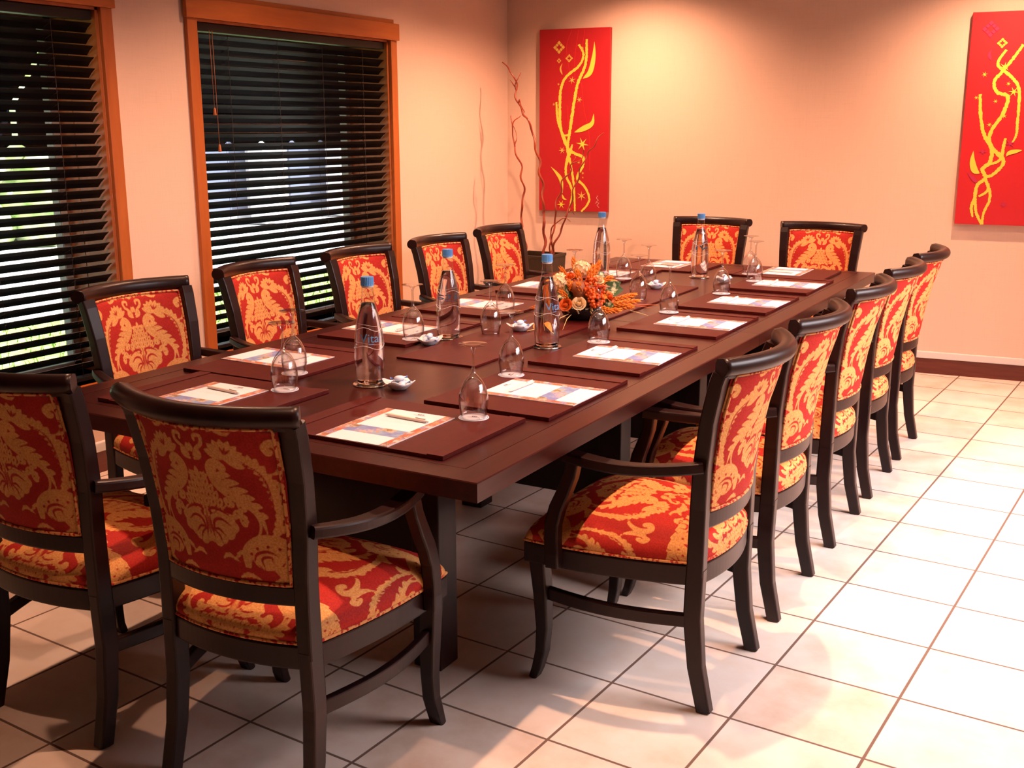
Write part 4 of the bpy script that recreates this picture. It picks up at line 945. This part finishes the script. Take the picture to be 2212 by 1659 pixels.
# ------------------------------------------------------------------ the two red paintings
def star(c, r_, n=6, rot=0): return [(c[0] + (r_ if k % 2 == 0 else r_ * .26) * math.sin(math.pi * k / n + rot), c[1] + (r_ if k % 2 == 0 else r_ * .26) * math.cos(math.pi * k / n + rot)) for k in range(2 * n)]
def rough(pts, w, sd_):
    S = spline(pts, 16 * len(pts)); d = np.gradient(S, axis=0); d /= np.linalg.norm(d, axis=1)[:, None] + 1e-9; N = np.stack([-d[:, 1], d[:, 0]], 1); rg = random.Random(sd_); n = len(S); out = []
    pr = [.76 * w * (.55 + .45 * math.sin(math.pi * (.15 + .8 * k / n))) for k in range(n)]
    l = [S[k] + N[k] * pr[k] * rg.uniform(.72, 1.22) for k in range(n)]; r_ = [S[k] - N[k] * pr[k] * rg.uniform(.72, 1.22) for k in range(n)]
    return l, r_
def painting(name, label, bxx, zc, W_, H_, mats, conv, branches, horns, stars, diamonds, lines, sig):
    """art in canvas metres, u to the right, v up, origin at the lower left corner"""
    t = thing(name, label, 'painting', BM @ Vector((bxx + W_ / 2, -.019, zc)), TH, 'red paintings on the back wall')
    def L(u, v, d): return (u - W_ / 2, -.018 - d, v - H_ / 2)
    b = MB(); b.box((-W_ / 2, -.018, -H_ / 2), (W_ / 2, .018, H_ / 2)); cv = b.obj('canvas', mats[0], t, bevel=.003)
    b = MB(); dd = .0010
    for k, (pts, w_, m) in enumerate(branches):
        l, r_ = rough([conv(*p) for p in pts], w_, k); n = len(l)
        b.add([L(*p, dd + .0001 * k) for p in l] + [L(*p, dd + .0001 * k) for p in r_], [(i, n + i, n + i + 1, i + 1) for i in range(n - 1)], m)
    for pts, w_, m in horns:
        p = leaf([conv(*q) for q in pts], w_, pk=.62, base=.02); n = len(p) // 2
        b.add([L(*q, dd + .0015) for q in p], [(i, 2 * n - 1 - i, 2 * n - 2 - i, i + 1) for i in range(n - 1)], m)
    for x, y, r_, m in stars:
        c = conv(x, y); s = star(c, r_, 6, x * .7); b.add([L(*q, dd + .0016) for q in s] + [L(*c, dd + .0016)], [(k, len(s), (k + 1) % len(s)) for k in range(len(s))], m)
    for x, y, r_, m in diamonds:
        c = conv(x, y)
        for qx in range(-2, 3):
            for qy in range(-2, 3):
                if max(abs(qx), abs(qy)) <= 1 and (qx, qy) != (0, 0):
                    cc = (c[0] + (qx - qy) * r_ * .33, c[1] + (qx + qy) * r_ * .33); h = r_ * .30 if qx * qy else r_ * .26
                    b.add([L(cc[0] + dx * h, cc[1] + dy * h, dd + .0016) for dx, dy in ((0, 1), (-1, 0), (0, -1), (1, 0))], [(0, 1, 2, 3)], m)
    for pts, w_, m in lines:
        S = spline([conv(*p) for p in pts], 40); n = len(S)
        b.add([L(p[0] - w_, p[1], dd * .6) for p in S] + [L(p[0] + w_, p[1], dd * .6) for p in S], [(i, n + i, n + i + 1, i + 1) for i in range(n - 1)], m)
    for pts in sig:
        S = spline([conv(*p) for p in pts], 30); n = len(S)
        b.add([L(p[0] - .0016, p[1], dd * 1.2) for p in S] + [L(p[0] + .0016, p[1], dd * 1.2) for p in S], [(i, n + i, n + i + 1, i + 1) for i in range(n - 1)], 4)
    for f in b.f: pass
    b.obj('painted_motif', [M['paint_yellow'], M['paint_gold'], M['paint_plum'], M['paint_line'], M['paint_white']], cv)
    return t
PW, PH = .50, 1.19
def c1(x, y): return ((x - 480) / 412 * PW, (1 - (y - 178 + (x - 480) * .04) / 1085) * PH)
painting('painting', 'tall red painting of twisting yellow branches and stars, beside the planter', bx(-2.166), 1.516, PW, PH, [M['canvas']], c1,
  [([(757, 232), (757, 330), (745, 400), (708, 490), (688, 600), (674, 700), (662, 790), (652, 880), (672, 970), (692, 1100), (700, 1254)], .0135, 0),
   ([(712, 262), (740, 320), (715, 385), (640, 450), (610, 520), (604, 600), (606, 720), (622, 800), (655, 875), (700, 905), (745, 925), (742, 980), (712, 1050), (760, 1105), (785, 1170), (770, 1215), (738, 1254)], .0130, 0),
   ([(583, 600), (588, 680), (602, 745), (640, 830), (660, 880)], .011, 0), ([(665, 880), (645, 960), (645, 1040), (672, 1100), (682, 1150), (664, 1254)], .011, 0), ([(620, 800), (660, 790), (668, 740)], .009, 0), ([(640, 1000), (668, 900), (680, 850)], .011, 0)],
  [([(803, 245), (800, 330), (780, 420), (738, 460)], .017, 0), ([(805, 662), (795, 720), (750, 750), (692, 777)], .018, 0), ([(552, 990), (590, 1030), (615, 1070), (625, 1150)], .013, 0), ([(650, 1186), (632, 1180), (622, 1156)], .007, 0), ([(617, 372), (606, 405), (618, 440)], .006, 1)],
  [(675, 470, .028, 1), (719, 583, .022, 1), (740, 845, .046, 0), (620, 888, .027, 1), (739, 1158, .035, 1), (617, 1218, .032, 0), (735, 283, .013, 1), (595, 495, .011, 1), (568, 615, .013, 1), (703, 545, .011, 1), (720, 955, .014, 1), (745, 1020, .012, 1), (745, 1046, .009, 1), (652, 1102, .010, 3)],
  [(597, 280, .044, 1), (657, 343, .028, 1), (597, 358, .017, 1)],
  [([(670, 178), (640, 280), (660, 420)], .0012, 3), ([(710, 178), (690, 330), (690, 450)], .0012, 3), ([(745, 178), (735, 260), (720, 330)], .0012, 3), ([(730, 480), (745, 620), (780, 800), (785, 1000)], .0012, 3), ([(650, 620), (655, 760)], .0012, 3)],
  [[(836, 1150), (828, 1165), (838, 1178), (826, 1190), (842, 1196), (832, 1208), (844, 1222)], [(820, 1198), (834, 1190), (846, 1186)]])
def c2(x, y): return ((x - 625 + (y - 90) * .09) / 640 * PW, (1 - (y - 85) / 1395) * PH)
painting('painting', 'tall brighter red painting cut by the right edge of the photo', bx(.500), 1.513, PW, PH, [M['canvas2']], c2,
  [([(850, 330), (802, 390), (796, 430), (832, 462), (900, 520), (936, 600), (928, 800), (920, 880), (895, 930)], .0115, 0), ([(960, 300), (900, 380), (832, 462), (770, 530), (790, 600), (862, 632), (830, 740), (760, 840), (740, 910), (770, 975), (825, 1020), (832, 1075), (760, 1145), (715, 1165), (745, 1250), (742, 1320), (705, 1400), (695, 1478)], .0135, 0),
   ([(675, 612), (680, 750), (705, 880), (755, 970), (745, 1060), (695, 1105), (715, 1165), (660, 1215), (645, 1300), (655, 1400), (690, 1478)], .0145, 0), ([(850, 900), (835, 960), (815, 1040), (745, 1075)], .012, 0), ([(640, 1300), (620, 1360), (628, 1430)], .011, 0), ([(755, 960), (800, 1010), (825, 1030)], .012, 0), ([(670, 1290), (725, 1255), (740, 1200)], .010, 0)],
  [([(632, 985), (626, 1050), (640, 1110), (675, 1135)], .018, 0), ([(855, 1020), (880, 995), (960, 978)], .012, 0), ([(750, 325), (736, 360), (748, 395)], .008, 2), ([(590, 1130), (630, 1170), (660, 1200)], .010, 2)],
  [(705, 485, .017, 0), (900, 600, .030, 0), (865, 548, .014, 0), (780, 660, .014, 0), (650, 635, .013, 0), (838, 755, .016, 0), (740, 812, .016, 0), (695, 990, .025, 2), (840, 1340, .024, 2), (880, 935, .03, 2), (838, 440, .030, 0)],
  [(822, 287, .030, 0), (745, 195, .048, 2)],
  [([(560, 910), (700, 930), (900, 1000)], .001, 2), ([(555, 820), (700, 830), (930, 800)], .001, 2)], [])
